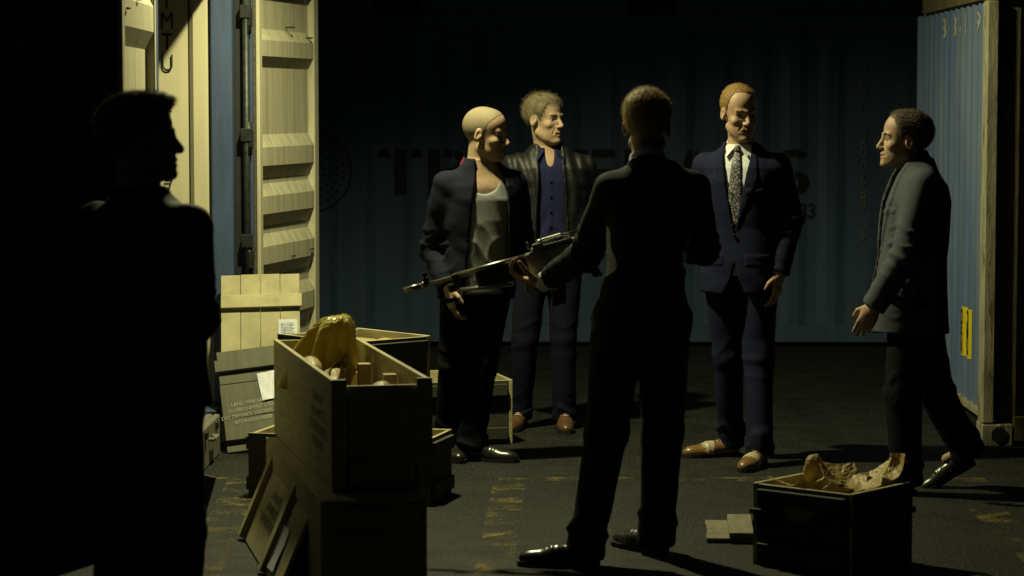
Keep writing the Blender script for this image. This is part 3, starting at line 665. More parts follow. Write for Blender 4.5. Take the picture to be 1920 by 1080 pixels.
def sdf_mesh(name, prims, xs, ys, zs, B=16):
    nx, ny, nz = len(xs), len(ys), len(zs); vol = np.ones((nx, ny, nz), np.float32)
    pc = np.array([p.c for p in prims]); pr_ = np.array([p.r for p in prims])
    for i in range(0, nx, B):
        for j in range(0, ny, B):
            for k in range(0, nz, B):
                X = xs[i:i+B]; Y = ys[j:j+B]; Z = zs[k:k+B]
                c = np.array([(X[0] + X[-1])/2, (Y[0] + Y[-1])/2, (Z[0] + Z[-1])/2])
                R = math.sqrt((X[-1] - X[0])**2 + (Y[-1] - Y[0])**2 + (Z[-1] - Z[0])**2)/2
                near = np.sqrt(((pc - c)**2).sum(1)) < pr_ + R + .04
                sel = [p for p, q in zip(prims, near) if q or p.op == 'f']
                if not any(p.op == 'u' for p in sel): continue
                d = None; c1 = c[None]
                for p in sel:
                    if p.op == 'u': v = p.f(c1); d = v if d is None or v[0] < d[0] else d
                if float(d[0]) > R*1.5 + .05: continue
                if float(d[0]) < -(R + .05) and not any(p.op != 'u' for p in sel): vol[i:i+B, j:j+B, k:k+B] = -1; continue
                g = np.stack(np.meshgrid(X, Y, Z, indexing='ij'), -1).reshape(-1, 3); d = None
                for p in sel:
                    if p.op == 'f':
                        if d is not None: d = p.f(g, d)
                        continue
                    v = p.f(g)
                    if p.op == 'u': d = v if d is None else smin(d, v, p.k)
                    elif d is not None: d = -smin(-d, v, p.k)
                if d is not None: vol[i:i+B, j:j+B, k:k+B] = d.reshape(len(X), len(Y), len(Z))
    vol[[0, -1]] = 1; vol[:, [0, -1]] = 1; vol[:, :, [0, -1]] = 1
    ins = vol < 0
    c8 = [ins[a:nx-1+a, b:ny-1+b, e:nz-1+e] for a in (0, 1) for b in (0, 1) for e in (0, 1)]
    anyi = np.logical_or.reduce(c8); alli = np.logical_and.reduce(c8); act = np.argwhere(anyi & ~alli)
    idx = np.full((nx - 1, ny - 1, nz - 1), -1, np.int64); idx[tuple(act.T)] = np.arange(len(act))
    I, J, K = act.T; pos = np.zeros((len(act), 3)); cnt = np.zeros(len(act))
    corners = [(a, b, e) for a in (0, 1) for b in (0, 1) for e in (0, 1)]
    for a in corners:
        for ax in range(3):
            if a[ax]: continue
            b = list(a); b[ax] = 1
            va = vol[I + a[0], J + a[1], K + a[2]]; vb = vol[I + b[0], J + b[1], K + b[2]]
            m = (va < 0) != (vb < 0); t = np.where(m, va/(va - vb + 1e-12), 0)
            pa = np.stack([xs[I + a[0]], ys[J + a[1]], zs[K + a[2]]], 1); pb = np.stack([xs[I + b[0]], ys[J + b[1]], zs[K + b[2]]], 1)
            pos += np.where(m[:, None], pa + t[:, None]*(pb - pa), 0); cnt += m
    pos /= cnt[:, None]
    quads = []
    for ax in range(3):
        sl0 = [slice(1, -1)]*3; sl1 = [slice(1, -1)]*3; sl0[ax] = slice(0, -1); sl1[ax] = slice(1, None)
        A = ins[tuple(sl0)]; Bb = ins[tuple(sl1)]; e = np.argwhere(A != Bb)
        if not len(e): continue
        fl = A[tuple(e.T)]; off = np.ones(3, int); off[ax] = 0; e = e + off
        u, v = [(1, 2), (2, 0), (0, 1)][ax]; du = np.zeros(3, int); du[u] = 1; dv = np.zeros(3, int); dv[v] = 1
        q = np.stack([idx[tuple((e - du - dv).T)], idx[tuple((e - dv).T)], idx[tuple(e.T)], idx[tuple((e - du).T)]], 1)
        q[~fl] = q[~fl][:, ::-1]; quads.append(q)
    q = np.concatenate(quads); q = q[(q >= 0).all(1)]
    me = bpy.data.meshes.new(name); me.vertices.add(len(pos)); me.vertices.foreach_set('co', pos.ravel())
    me.loops.add(q.size); me.loops.foreach_set('vertex_index', q.ravel().astype(np.int32))
    me.polygons.add(len(q)); me.polygons.foreach_set('loop_start', np.arange(0, q.size, 4, dtype=np.int32))
    me.polygons.foreach_set('loop_total', np.full(len(q), 4, np.int32)); me.update(calc_edges=True); me.shade_smooth()
    return me
def bounds(prims, pad=.03):
    u = [p for p in prims if p.op == 'u']; lo = np.min([p.c - p.r for p in u], 0) - pad; hi = np.max([p.c + p.r for p in u], 0) + pad
    return lo, hi
def garment(name, prims, m, parent, h=.008, zlim=None, lo=None, hi=None):
    a, b = bounds(prims)
    if lo is not None: a = np.maximum(a, lo)
    if hi is not None: b = np.minimum(b, hi)
    if zlim: a[2] = max(a[2], zlim[0]); b[2] = min(b[2], zlim[1])
    me = sdf_mesh(name, prims, np.arange(a[0], b[0] + h, h), np.arange(a[1], b[1] + h, h), np.arange(a[2], b[2] + h, h))
    return link(name, me, m, parent)
def wav(P, seed, fx, fy, fz):
    rs = np.random.default_rng(seed); o = 0
    for k in range(4):
        d = rs.normal(size=3)*.5; ph = rs.uniform(0, 6.28, 3); s = 1.35**k
        o = o + np.sin(P[:, 0]*fx*s + d[0]*P[:, 2]*9 + ph[0] + 1.3*np.sin(P[:, 2]*fz*.6*s + ph[1])) * np.sin(P[:, 2]*fz*s + d[1]*P[:, 0]*12 + ph[2] + 1.2*np.sin(P[:, 1]*fy*.7*s + ph[0])) / s
    return o * .5
def fold_op(seed, amp, fx=14, fy=14, fz=22, where=None):
    def f(P, d):
        n = np.abs(d) < .05
        if n.any():
            w = wav(P[n], seed, fx, fy, fz); a = amp if where is None else amp*where(P[n])
            d = d.copy(); d[n] = d[n] - a*w
        return d
    return Pr(f, V3(0,0,0), 0, 'f')
def rings_op(a, b, t0, sig, n, amp, seed=0):
    """compression folds round a limb centred at fraction t0 of segment a-b"""
    a = np.asarray(a, float); b = np.asarray(b, float); D = b - a; L = np.linalg.norm(D); D = D/L; rs = np.random.default_rng(seed); w = rs.normal(size=3)*8; w2 = rs.normal(size=3)*22
    def f(P, d):
        m = np.abs(d) < .05
        if m.any():
            q = P[m] - a; s = q @ D; rr = np.sqrt(((q - s[:, None]*D)**2).sum(1)); t = s/L
            g = np.exp(-((t - t0)/sig)**2)*(rr < .14)*amp
            d = d.copy(); ph = n*s*6.28/L + q @ w + 1.4*np.sin(q @ w2); d[m] = d[m] - g*(1.9*(1 - np.abs(np.sin(ph*.5)))**1.6 - .45 + .25*np.sin(1.7*ph + 1))
        return d
    return Pr(f, V3(0,0,0), 0, 'f')
def Rz(a): c, s = math.cos(a), math.sin(a); return np.array([[c, -s, 0], [s, c, 0], [0, 0, 1]])
def basis(hd, pitch=0., roll=0.):
    """columns: right, front, up for a heading in degrees (0 = +X, 90 = away from the camera)"""
    a = math.radians(hd); r = V3(math.sin(a), -math.cos(a), 0); f = V3(math.cos(a), math.sin(a), 0); u = V3(0, 0, 1)
    p = math.radians(pitch); f, u = f*math.cos(p) + u*math.sin(p), u*math.cos(p) - f*math.sin(p)
    q = math.radians(roll); r, u = r*math.cos(q) + u*math.sin(q), u*math.cos(q) - r*math.sin(q)
    return np.stack([r, f, u], 1)
def loft(zs, rx, ry, cx, cy, R, n=2.4, op='u', k=.03):
    zs = np.asarray(zs, float); rx = np.asarray(rx, float); ry = np.asarray(ry, float)
    cx = np.asarray(cx, float) + zs*0; cy = np.asarray(cy, float) + zs*0; r2 = R[:, :2]
    def f(P):
        z = P[:, 2]; a = np.interp(z, zs, rx); b = np.interp(z, zs, ry)
        x = P[:, 0] - np.interp(z, zs, cx); y = P[:, 1] - np.interp(z, zs, cy)
        u = np.abs(x*R[0, 0] + y*R[1, 0])/a; v = np.abs(x*R[0, 1] + y*R[1, 1])/b
        g = (u**n + v**n)**(1/n); d = (g - 1)*np.minimum(a, b)
        return np.maximum(d, np.maximum(zs[0] - z, z - zs[-1]))
    c = V3(cx.mean(), cy.mean(), (zs[0] + zs[-1])/2); rad = math.hypot((zs[-1] - zs[0])/2, max(rx.max(), ry.max())*1.2) + max(np.ptp(cx), np.ptp(cy))
    return Pr(f, c, rad, op, k)
def hand_prims(w, d, n, t, curl=(.25, .35, .3), scale=1., spread=.0, thumb=.3):
    w = np.asarray(w, float); d = np.asarray(d, float)/np.linalg.norm(d); n = np.asarray(n, float); n = n - (n @ d)*d; n /= np.linalg.norm(n)
    t = np.asarray(t, float); t = t - (t @ d)*d - (t @ n)*n; t /= np.linalg.norm(t); s = scale
    R = np.stack([t, n, d], 1); o = [E_(w + d*.052*s, V3(.042, .016, .058)*s, R, k=.02), C_(w - d*.05, w + d*.02, .027*s, .026*s, k=.02)]
    for i in range(4):
        p = w + d*(.092, .098, .094, .083)[i]*s + t*(.031, .010, -.011, -.031)[i]*s; a = 0.; L = np.array((.043, .027, .022))*(1, 1.1, 1.02, .8)[i]*s; r = .0088*s
        o.append(C_(w + d*.04*s + t*(.02, .007, -.008, -.02)[i]*s, p, .0105*s, .0095*s, k=.012))
        for q in range(3):
            a += curl[q]*(1 + .12*i); dr = d*math.cos(a) + n*math.sin(a) + t*spread*(1.5 - i); e = p + dr*L[q]; o.append(C_(p, e, r, r*.93, k=.004)); p = e; r *= .93
    p = w + d*.022*s + t*.032*s + n*.008*s; e = p + (t*.62 + d*.68 + n*thumb)*.042*s; o.append(C_(p, e, .0135*s, .0105*s, k=.012))
    e2 = e + (t*.12 + d*.9 + n*(thumb + .15))*.032*s; o.append(C_(e, e2, .0102*s, .0088*s, k=.004))
    return o
E0_, C0_, HS = E_, C_, 1.05
def head_prims(o, R, g):
    """g: face variation. local axes x right, y front, z up, origin at eye height inside the skull"""
    L = lambda x, y, z: o + R @ (V3(x, y, z)*HS)
    E_ = lambda c, r, R=None, op='u', k=.01: E0_(c, np.asarray(r)*HS, R, op, k)
    C_ = lambda a, b, ra, rb, op='u', k=.01: C0_(a, b, ra*HS, rb*HS, op, k)
    jw = g.get('jaw', 1.); nl = g.get('nose', 1.); ch = g.get('chin', 1.); fl = g.get('long', 1.)
    P = [E_(L(0, -.020, .036), (.0765, .100, .088), R, k=.02),
         E_(L(0, .030, .045), (.062, .052, .062), R, k=.03),
         E_(L(0, .032, -.030*fl), (.059*jw, .056, .074*fl), R, k=.03),
         E_(L(0, .030, -.072*fl), (.050*jw, .054, .042), R, k=.03),
         C_(L(-.046*jw, .002, -.062*fl), L(-.014, .068, -.101*fl), .019, .015, k=.02), C_(L(.046*jw, .002, -.062*fl), L(.014, .068, -.101*fl), .019, .015, k=.02),
         E_(L(0, .082, -.101*fl), (.020*ch, .016, .016), R, k=.016),
         E_(L(-.043, .058, -.026), (.019, .020, .016), R, k=.02), E_(L(.043, .058, -.026), (.019, .020, .016), R, k=.02),
         C_(L(-.038, .070, .021), L(-.008, .083, .018), .010, .010, k=.014), C_(L(.038, .070, .021), L(.008, .083, .018), .010, .010, k=.014),
         E_(L(0, .070, -.064*fl), (.034, .024, .030), R, k=.018),
         E_(L(-.032, .094, -.001), (.019, .019, .0125), R, 's', .010), E_(L(.032, .094, -.001), (.019, .019, .0125), R, 's', .010),
         E_(L(-.031, .0645, -.001), (.0125, .0125, .0125), R, k=.004), E_(L(.031, .0645, -.001), (.0125, .0125, .0125), R, k=.004),
         C_(L(-.043, .069, -.0090), L(-.020, .076, -.0095), .0048, .0046, k=.006), C_(L(.043, .069, -.0090), L(.020, .076, -.0095), .0048, .0046, k=.006),
         C_(L(-.044, .069, .0065), L(-.020, .078, .0072), .0060, .0056, k=.005), C_(L(.044, .069, .0065), L(.020, .078, .0072), .0060, .0056, k=.005),
         C_(L(0, .084, .012), L(0, .084 + .024*nl, -.029), .0078, .0112, k=.012), E_(L(0, .082 + .025*nl, -.034), (.0125, .011, .0100), R, k=.008),
         E_(L(-.0125, .094, -.037), (.0085, .011, .0075), R, k=.006), E_(L(.0125, .094, -.037), (.0085, .011, .0075), R, k=.006),
         C_(L(-.021, .082, -.066*fl), L(0, .0925, -.0615*fl), .0042, .0062, k=.006), C_(L(.021, .082, -.066*fl), L(0, .0925, -.0615*fl), .0042, .0062, k=.006),
         C_(L(-.018, .083, -.075*fl), L(0, .0905, -.0755*fl), .0052, .0068, k=.006), C_(L(.018, .083, -.075*fl), L(0, .0905, -.0755*fl), .0052, .0068, k=.006),
         C_(L(-.023, .087, -.0685*fl), L(0, .1005, -.0685*fl), .0026, .0028, 's', .004), C_(L(.023, .087, -.0685*fl), L(0, .1005, -.0685*fl), .0026, .0028, 's', .004),
         C_(L(-.021, .0925, -.040), L(-.032, .0805, -.066*fl), .0022, .0018, 's', .010), C_(L(.021, .0925, -.040), L(.032, .0805, -.066*fl), .0022, .0018, 's', .010)]
    for s in (-1, 1):
        Re = R @ Rz(s*.30) @ np.array(Matrix.Rotation(-.18, 3, 'X'))
        c = V3(s*.0775, -.010, -.006)
        P += [E_(L(*c), (.0080, .0185, .031), Re, k=.008), E_(L(*(c + V3(s*.0085, .003, .004))), (.0065, .010, .018), Re, 's', .005), E_(L(*(c + V3(s*.000, .011, -.006))), (.006, .006, .009), Re, k=.006)]
    return P
def hair_mesh(name, o, R, m, parent, line, th=.012, top=.012, seed=1, amp=.004, h=.0042, blades=1600, bl=.022, comb=(0, -.6, .3), bw=.00055, flat=None):
    """scalp cap cut at a hairline z(y), then many thin blades standing on it. line: [(y, z), ...]"""
    ly = [a for a, b in line]; lz = [b for a, b in line]
    P = [E_(o + R @ (V3(0, -.020, .036)*HS), V3(.0765, .100, .088)*HS, R), E_(o + R @ (V3(0, .030, .045)*HS), V3(.062, .052, .062)*HS, R, k=.03)]
    if flat: P.append(E_(o + R @ V3(*flat[0]), flat[1], R, k=.02))
    def cut(p, d):
        q = (p - o) @ R / HS; zl = np.interp(q[:, 1] + .012*np.sin(q[:, 0]*60 + seed), ly, lz)
        tem = .030*np.clip((np.abs(q[:, 0]) - .035)/.03, 0, 1)*(q[:, 1] > .03)
        k = (zl - q[:, 2])*.75
        fade = np.clip((q[:, 2] - zl)/.025, .25, 1); d = d - (th + (top - th)*np.clip(q[:, 2]/.09, 0, 1))*fade - .0008
        d = d + amp*(np.sin(q[:, 0]*230 + 2.2*np.sin(q[:, 1]*60 + seed) + q[:, 2]*60)*.6 + .8*np.sin(q[:, 0]*60 + q[:, 1]*75 + seed)*np.sin(q[:, 1]*50 - q[:, 2]*70))
        return np.maximum(d, k)
    P.append(Pr(cut, o, .2, 'f'))
    ob = garment(name, P, m, parent, h)
    if blades:
        me = ob.data; n = len(me.polygons); cen = np.empty(n*3); me.polygons.foreach_get('center', cen); cen = cen.reshape(-1, 3); nor = np.empty(n*3); me.polygons.foreach_get('normal', nor); nor = nor.reshape(-1, 3)
        out = ((cen - (o + R @ V3(0, -.01, .03)))*nor).sum(1) > .03
        ids = np.flatnonzero(out); rs = np.random.default_rng(seed); ids = rs.choice(ids, blades)
        c = cen[ids] + rs.normal(size=(blades, 3))*.002; nn = nor[ids]; cb = R @ np.asarray(comb, float)
        cb = cb - (nn @ cb)[:, None]*nn; d = nn*.06 + cb + rs.normal(size=(blades, 3))*.17; d /= np.linalg.norm(d, axis=1)[:, None]
        sd = np.cross(d, nn + rs.normal(size=(blades, 3))*.3); sd /= np.linalg.norm(sd, axis=1)[:, None] + 1e-9
        l = bl*(rs.uniform(.5, 1.2, blades)*np.clip((((c - o) @ R)[:, 2] + .05)/.11, .3, 1))[:, None]; mid = c + d*l*.5 + nn*l*.06; tip = c + d*l - nn*l*.06
        V = np.concatenate([c - sd*bw - nn*.003, c + sd*bw - nn*.003, mid + sd*bw*.8, mid - sd*bw*.8, tip]).reshape(5, blades, 3)
        V = V.transpose(1, 0, 2).reshape(-1, 3); F = []
        for i in range(blades): b = i*5; F += [(b, b+1, b+2, b+3), (b+3, b+2, b+4)]
        mb = bpy.data.meshes.new('hair_strands'); mb.from_pydata(V.tolist(), [], F); s = link('hair_strands', mb, m, ob); s['kind'] = 'stuff'
    return ob
_eye = {}
def eyes_brows(o, R, parent, mh, brow=True, look=(0, 1, 0)):
    R4 = Matrix(R.tolist())
    for s in (-1, 1):
        bm = bmesh.new(); bmesh.ops.create_uvsphere(bm, u_segments=16, v_segments=10, radius=.0142*HS, matrix=Matrix.Rotation(math.radians(-90), 4, 'X'))
        me = bpy.data.meshes.new('eye'); bm.to_mesh(me); bm.free(); me.shade_smooth(); me.materials.append(M_eye); me.materials.append(M_iris)
        for p in me.polygons: p.material_index = 1 if p.center.y > .0122*HS else 0
        e = link('eye', me, None, parent, loc=tuple(o + R @ (V3(s*.031, .0660, -.001)*HS))); e.rotation_euler = R4.to_euler()
        if brow:
            c = lambda x, y, z: o + R @ (V3(s*x, y, z)*HS)
            pr = [C_(c(.012, .0915, .0195), c(.030, .0880, .0250), .0036, .0036), C_(c(.030, .0880, .0250), c(.050, .0755, .0225), .0036, .0026)]
            garment('eyebrow', pr, mh, parent, .0022)
# shoes: one shared shape, 0.30 m long, local +y towards the toe, heel at y = 0
def make_shoe():
    P = [C_((0, .035, .050), (0, .065, .055), .036, .036), C_((0, .06, .050), (0, .16, .040), .036, .040, k=.03), E_((.004, .20, .028), (.045, .085, .036), k=.03),
         E_((.003, .255, .026), (.032, .042, .026), k=.02), C_((0, .045, .05), (0, .045, .11), .036, .037, k=.02)]
    def cut(p, d):
        d = np.maximum(d, .016 - p[:, 2]); d = np.maximum(d, p[:, 2] - .105)
        d = d - .0012*np.sin(p[:, 1]*260)*((p[:, 1] > .15) & (p[:, 1] < .20))
        return d
    P.append(Pr(cut, V3(0,0,0), 0, 'f'))
    up = sdf_mesh('shoe', P, np.arange(-.06, .06, .005), np.arange(-.02, .32, .005), np.arange(-.005, .125, .005))
    out = [(-.034, .02), (-.036, .07), (-.030, .12), (-.040, .18), (-.045, .215), (-.038, .265), (-.018, .297), (.008, .302), (.030, .285), (.046, .24), (.050, .20), (.040, .13), (.034, .07), (.034, .02), (.018, .0), (-.018, .0)]
    bm = bmesh.new(); lo = [bm.verts.new((x*1.05, y*1.02 - .004, 0.001)) for x, y in out]; hi = [bm.verts.new((x*1.05, y*1.02 - .004, .020)) for x, y in out]
    n = len(out); bm.faces.new(lo); bm.faces.new(hi[::-1])
    for i in range(n): bm.faces.new((lo[i], hi[i], hi[(i+1) % n], lo[(i+1) % n]))
    bmesh.ops.recalc_face_normals(bm, faces=bm.faces); so = bpy.data.meshes.new('sole'); bm.to_mesh(so); bm.free()
    bm = bmesh.new()
    for i in range(4):
        y = .115 + i*.02; z = .091 - i*.0075; tube(bm, (-.022, y, z - .005), (.022, y + .006, z - .004), .003, n=6)
    la = bpy.data.meshes.new('lace'); bm.to_mesh(la); bm.free()
    return up, so, la
SHOE = make_shoe()
def shoe(parent, ank, d, m, m2=None, tilt=0., s=1., zlift=0.):
    """ank: ankle point relative to the person, d: toe direction on the ground"""
    up, so, la = [x.copy() for x in SHOE]
    up.materials.append(m)
    if m2:
        up.materials.append(m2)
        for p in up.polygons: p.material_index = 1 if (.135 + .25*abs(p.center.x) < p.center.y < .205 - .3*abs(p.center.x) + .004*math.sin(p.center.x*700)) else 0
    a = math.atan2(d[1], d[0]) - math.pi/2; dd = V3(math.cos(a + math.pi/2), math.sin(a + math.pi/2), 0)
    loc = V3(ank[0], ank[1], zlift) - dd*.045*s
    o = link('shoe', up, None, parent, loc=tuple(loc)); o.rotation_euler = Euler((tilt, 0, a), 'XYZ'); o.scale = (s, s, s)
    link('sole', so, M_sole, o); link('lace', la, M_lace, o); return o

def person(name, label, root, g):
    """joints in person space: world axes, origin on the ground below the person. g holds everything that differs."""
    global HS
    HS = g.get('hs', 1.08)
    S = g['H']/1.80; hd = g['hd']; R = basis(hd); lean_ = np.asarray(g.get('lean', (0, 0)), float)     # shift of the shoulders
    loc = lambda x, y, z: R @ V3(x, y, z)
    J = {}
    def sh(z): return V3(*(lean_*np.clip((z/S - .95)/.5, -.2, 1.3)), 0)
    z = lambda v: v*S
    sw = g.get('sw', .178)*S
    J['shR'] = loc(sw, 0, z(1.418)) + sh(z(1.418)); J['shL'] = loc(-sw, 0, z(1.418)) + sh(z(1.418))
    for s, k in ((1, 'R'), (-1, 'L')):
        J['el'+k] = loc(s*.245*S, -.03, z(1.165)) + sh(z(1.165))*.7; J['wr'+k] = loc(s*.235*S, .05, z(.90)); J['hip'+k] = loc(s*.088*S, 0, z(.92)); J['kn'+k] = loc(s*.10*S, .01, z(.50)); J['an'+k] = loc(s*.11*S, -.02, z(.085))
    for k, v in g.get('J', {}).items(): J[k] = np.asarray(v, float)
    for k, v in g.get('JL', {}).items(): J[k] = loc(*v)
    hp = g['head']; hR = basis(*hp['dir']); ho = np.asarray(hp['o'], float)
    nb = np.asarray(g.get('neck', loc(0, -.02, z(1.47)) + sh(z(1.47))), float)
    # ---- body: one continuous surface
    B_ = [loft(np.array((.84, .92, 1.0, 1.12, 1.30, 1.40, 1.47, 1.53))*S, np.array((.13, .155, .15, .13, .155, .16, .13, .055))*S, np.array((.09, .10, .095, .085, .10, .095, .07, .05))*S,
               [sh(q*S)[0] for q in (.84, .92, 1.0, 1.12, 1.30, 1.40, 1.47, 1.53)], [sh(q*S)[1] for q in (.84, .92, 1.0, 1.12, 1.30, 1.40, 1.47, 1.53)], R)]
    B_ += [C_(nb, ho + hR @ V3(0, -.022, -.045), g.get('neckr', .063), g.get('neckr', .063) - .008, k=.03), C_(nb + R @ V3(0, .02, -.05), nb, .07, .06, k=.03)]
    for k in 'LR':
        B_ += [C_(J['sh'+k], J['el'+k], .046*S, .038*S, k=.03), C_(J['el'+k], J['wr'+k], .036*S, .026*S, k=.02), C_(J['hip'+k], J['kn'+k], .075*S, .05*S, k=.03), C_(J['kn'+k], J['an'+k], .046*S, .034*S, k=.02), C_(J['an'+k], J['an'+k] + V3(*g.get('toe'+k, (0, -1)), 0)*.10 + V3(0, 0, -.035), .034, .024, k=.02)]
    hands = g['hands']; fz = [(ho[2] - .24, ho[2] + .15)]; fx = [(ho[0] - .13, ho[0] + .13)]; fy = [(ho[1] - .14, ho[1] + .14)]
    for k in 'LR':
        hh = dict(hands[k]); w = J['wr'+k]; d = np.asarray(hh.pop('d'), float); B_ += hand_prims(w, d, hh.pop('n'), hh.pop('t'), scale=S*1.0, **hh)
        c = w + d/np.linalg.norm(d)*.09
        fz.append((c[2] - .13, c[2] + .13)); fx.append((c[0] - .12, c[0] + .12)); fy.append((c[1] - .12, c[1] + .12))
    B_ += head_prims(ho, hR, g.get('face', {}))
    lo, hi = bounds(B_, .02); hf = .0034
    me = sdf_mesh('person', B_, axis_pts(lo[0], hi[0], .010, fx, hf), axis_pts(lo[1], hi[1], .010, fy, hf), axis_pts(max(lo[2], -.02), hi[2], .014, fz, hf), B=20)
    body = link(name, me, g.get('skin', M_skin), None, loc=(root[0], root[1], 0)); tag(body, label, 'person', g.get('group'))
    # lips by place on the face
    me.materials.append(M_lip); fl = g.get('face', {}).get('long', 1.)
    cen = np.empty(len(me.polygons)*3); me.polygons.foreach_get('center', cen); q = (cen.reshape(-1, 3) - ho) @ hR / HS
    lipm = (np.abs(q[:, 2] + .0685*fl) < .0125 - .00045*(np.abs(q[:, 0])*1000/2.2)) & (np.abs(q[:, 0]) < .023) & (q[:, 1] > .078)
    me.polygons.foreach_set('material_index', lipm.astype(np.int32))
    eyes_brows(ho, hR, body, g['hairmat'], g.get('brow', True))
    if g.get('hair'): hair_mesh('hair', ho, hR, g['hairmat'], body, **g['hair'])
    g['wear'](body, J, R, S, sh, ho, hR, nb)
    return body
# ---- garments
def torso(R, S, sh, prof, off=0., n=2.5):
    zs = np.array([p[0] for p in prof])*S; return loft(zs, np.array([p[1] for p in prof])*S + off, np.array([p[2] for p in prof])*S + off, [sh(a)[0] + (R @ V3(0, (p[3] if len(p) > 3 else 0), 0))[0] for a, p in zip(zs, prof)], [sh(a)[1] + (R @ V3(0, (p[3] if len(p) > 3 else 0), 0))[1] for a, p in zip(zs, prof)], R, n)
SUIT = [(.815, .196, .150), (.90, .193, .146), (1.0, .183, .138), (1.12, .168, .126), (1.24, .178, .130), (1.34, .190, .130), (1.41, .192, .118), (1.455, .168, .098), (1.485, .130, .084), (1.51, .096, .074), (1.525, .080, .068)]
SHIRT = [(.90, .165, .120), (1.0, .155, .115), (1.12, .146, .108), (1.24, .158, .112), (1.34, .170, .114), (1.41, .172, .104), (1.455, .155, .086), (1.49, .110, .072), (1.52, .070, .064)]
def opening(R, S, sh, wz, zlo, u0=0., depth=.0, lap=None):
    """cut the front of a jacket: half-width wz [(z, w)], below zlo nothing; lap lifts a lapel beside the cut"""
    zz = [a*S for a, b in wz]; ww = [b for a, b in wz]
    def f(P, d):
        off = np.stack([np.interp(P[:, 2], (0, 2), (0, 0))]*2, 1); x = P[:, 0] - sh0(P[:, 2])[0]; y = P[:, 1] - sh0(P[:, 2])[1]
        u = x*R[0, 0] + y*R[1, 0] - (u0 if not callable(u0) else u0(P[:, 2]/S)); v = x*R[0, 1] + y*R[1, 1]
        e = np.abs(u) - np.interp(P[:, 2], zz, ww)
        if lap is not None:
            lw = np.interp(P[:, 2], [a*S for a, b in lap], [b for a, b in lap]); on = (e > -.004) & (e < lw) & (v > depth) & (P[:, 2] > zlo*S); d = np.where(on, d - .007, d)
        rem = np.maximum(np.maximum(e, depth - v), zlo*S - P[:, 2]); return np.maximum(d, -rem)
    g = sh(1.0*S); top = sh(1.45*S)
    def sh0(zv): t = np.clip((zv/S - .95)/.5, -.2, 1.3); b = sh(1.45*S); return b[0]*t, b[1]*t
    return Pr(f, V3(0,0,0), 0, 'f')
def sleeves(J, S, r=(.062, .055, .042), k=.04, cuff=.02, keys='LR', seed=0, amp=.006):
    o = []; post = []
    for s in keys:
        a, e, w = J['sh'+s], J['el'+s], J['wr'+s]; d = (w - e)/np.linalg.norm(w - e); w2 = w + d*cuff
        o += [C_(a, e, r[0]*S, r[1]*S, k=k), C_(e, w2 + d*.03, r[1]*S, r[2]*S, k=.02)]
        post += [plane_cut(w2, d, .075), rings_op(a, e, .88, .28, 5, amp, seed + ord(s)), rings_op(e, w, .15, .35, 4, amp, seed + ord(s) + 5), rings_op(e, w, .85, .2, 4, amp*.5, seed + ord(s) + 9)]
    return o, post
def trousers(parent, J, R, S, sh, m, waist=1.05, hem=.055, seed=0, r=(.098, .072, .060, .066), name='trousers', folds=.006):
    P = [torso(R, S, sh, [(.80, .13, .10), (.86, .165, .118), (.93, .172, .122), (1.0, .160, .114), (waist, .152, .110)], n=2.3)]
    post = []
    for k in 'LR':
        h, kn, an = J['hip'+k], J['kn'+k], J['an'+k]; d = (an - kn)/np.linalg.norm(an - kn)
        P += [C_(h, kn, r[0]*S, r[1]*S, k=.03), C_(kn, an - V3(0, 0, .0), r[1]*S, r[2]*S, k=.02), C_(an + V3(0, 0, .06), an + d*.03, r[2]*S, r[3]*S, k=.02)]
        post += [plane_cut(an + d*(an[2] - hem if d[2] < -.9 else .03), d, .14), rings_op(kn, an, .88, .16, 3, folds*1.3, seed + ord(k)), rings_op(h, kn, .95, .22, 3, folds*.8, seed + 3 + ord(k)), rings_op(h, kn, .12, .22, 3, folds*.7, seed + 7 + ord(k))]
    P += post + [fold_op(seed, .003, 26, 26, 9)]
    return garment(name, P, m, parent, .008)
def collar(parent, nb, ho, hR, R, m, r=.064, h=.045, tilt=.35, name='collar', open_=0., drop=0., rz=.012):
    """a turned-down collar: slanted ring round the neck, higher at the back"""
    ax = (ho + hR @ V3(0, -.022, -.045)) - nb; ax = ax/np.linalg.norm(ax); c = nb + ax*.038 + V3(0, 0, drop)
    P = [C_(c - ax*.035, c + ax*h, r + .012, r + .004)]
    def f(Q, d):
        q = Q - c; y = q @ R[:, 1]; x = q @ R[:, 0]; z = q @ ax; d = np.maximum(d, z - (h*.75 - tilt*y)); d = np.maximum(d, -z - .02 - .25*np.clip(y, 0, 1) - .2*open_)
        if open_ > 0: d = np.maximum(d, -np.maximum(np.abs(x) - open_*(.25 + np.clip(z + .04, 0, .1)*9), .0 - y))
        return d
    P.append(Pr(f, c, .2, 'f')); return garment(name, P, m, parent, .005)
def wings(parent, nb, R, m, zc=.045, w=.055, tip=(.048, .098, -.055), inner=(.010, .076, .0), name='collar_wing', keys=(-1, 1), th=.004, back=(.066, .024, .034)):
    for s in keys:
        A = nb + R @ V3(s*back[0], back[1], back[2] + zc); B1 = nb + R @ V3(s*inner[0], inner[1], inner[2] + zc); Cc = nb + R @ V3(s*tip[0], tip[1], tip[2] + zc); D = nb + R @ V3(s*(back[0] + .018), back[1] - .006, back[2] + zc - .036)
        n = R @ V3(s*.3, 1, .25)*th; vs = [tuple(q) for q in (A, B1, Cc, D)] + [tuple(q + n) for q in (A, B1, Cc, D)]
        bm = bmesh.new(); v = [bm.verts.new(q) for q in vs]
        for f in ((0, 1, 2, 3), (7, 6, 5, 4), (0, 4, 5, 1), (1, 5, 6, 2), (2, 6, 7, 3), (3, 7, 4, 0)): bm.faces.new([v[i] for i in f])
        bmesh.ops.recalc_face_normals(bm, faces=bm.faces); bm_obj(name, bm, m, parent, bevel=.0015)
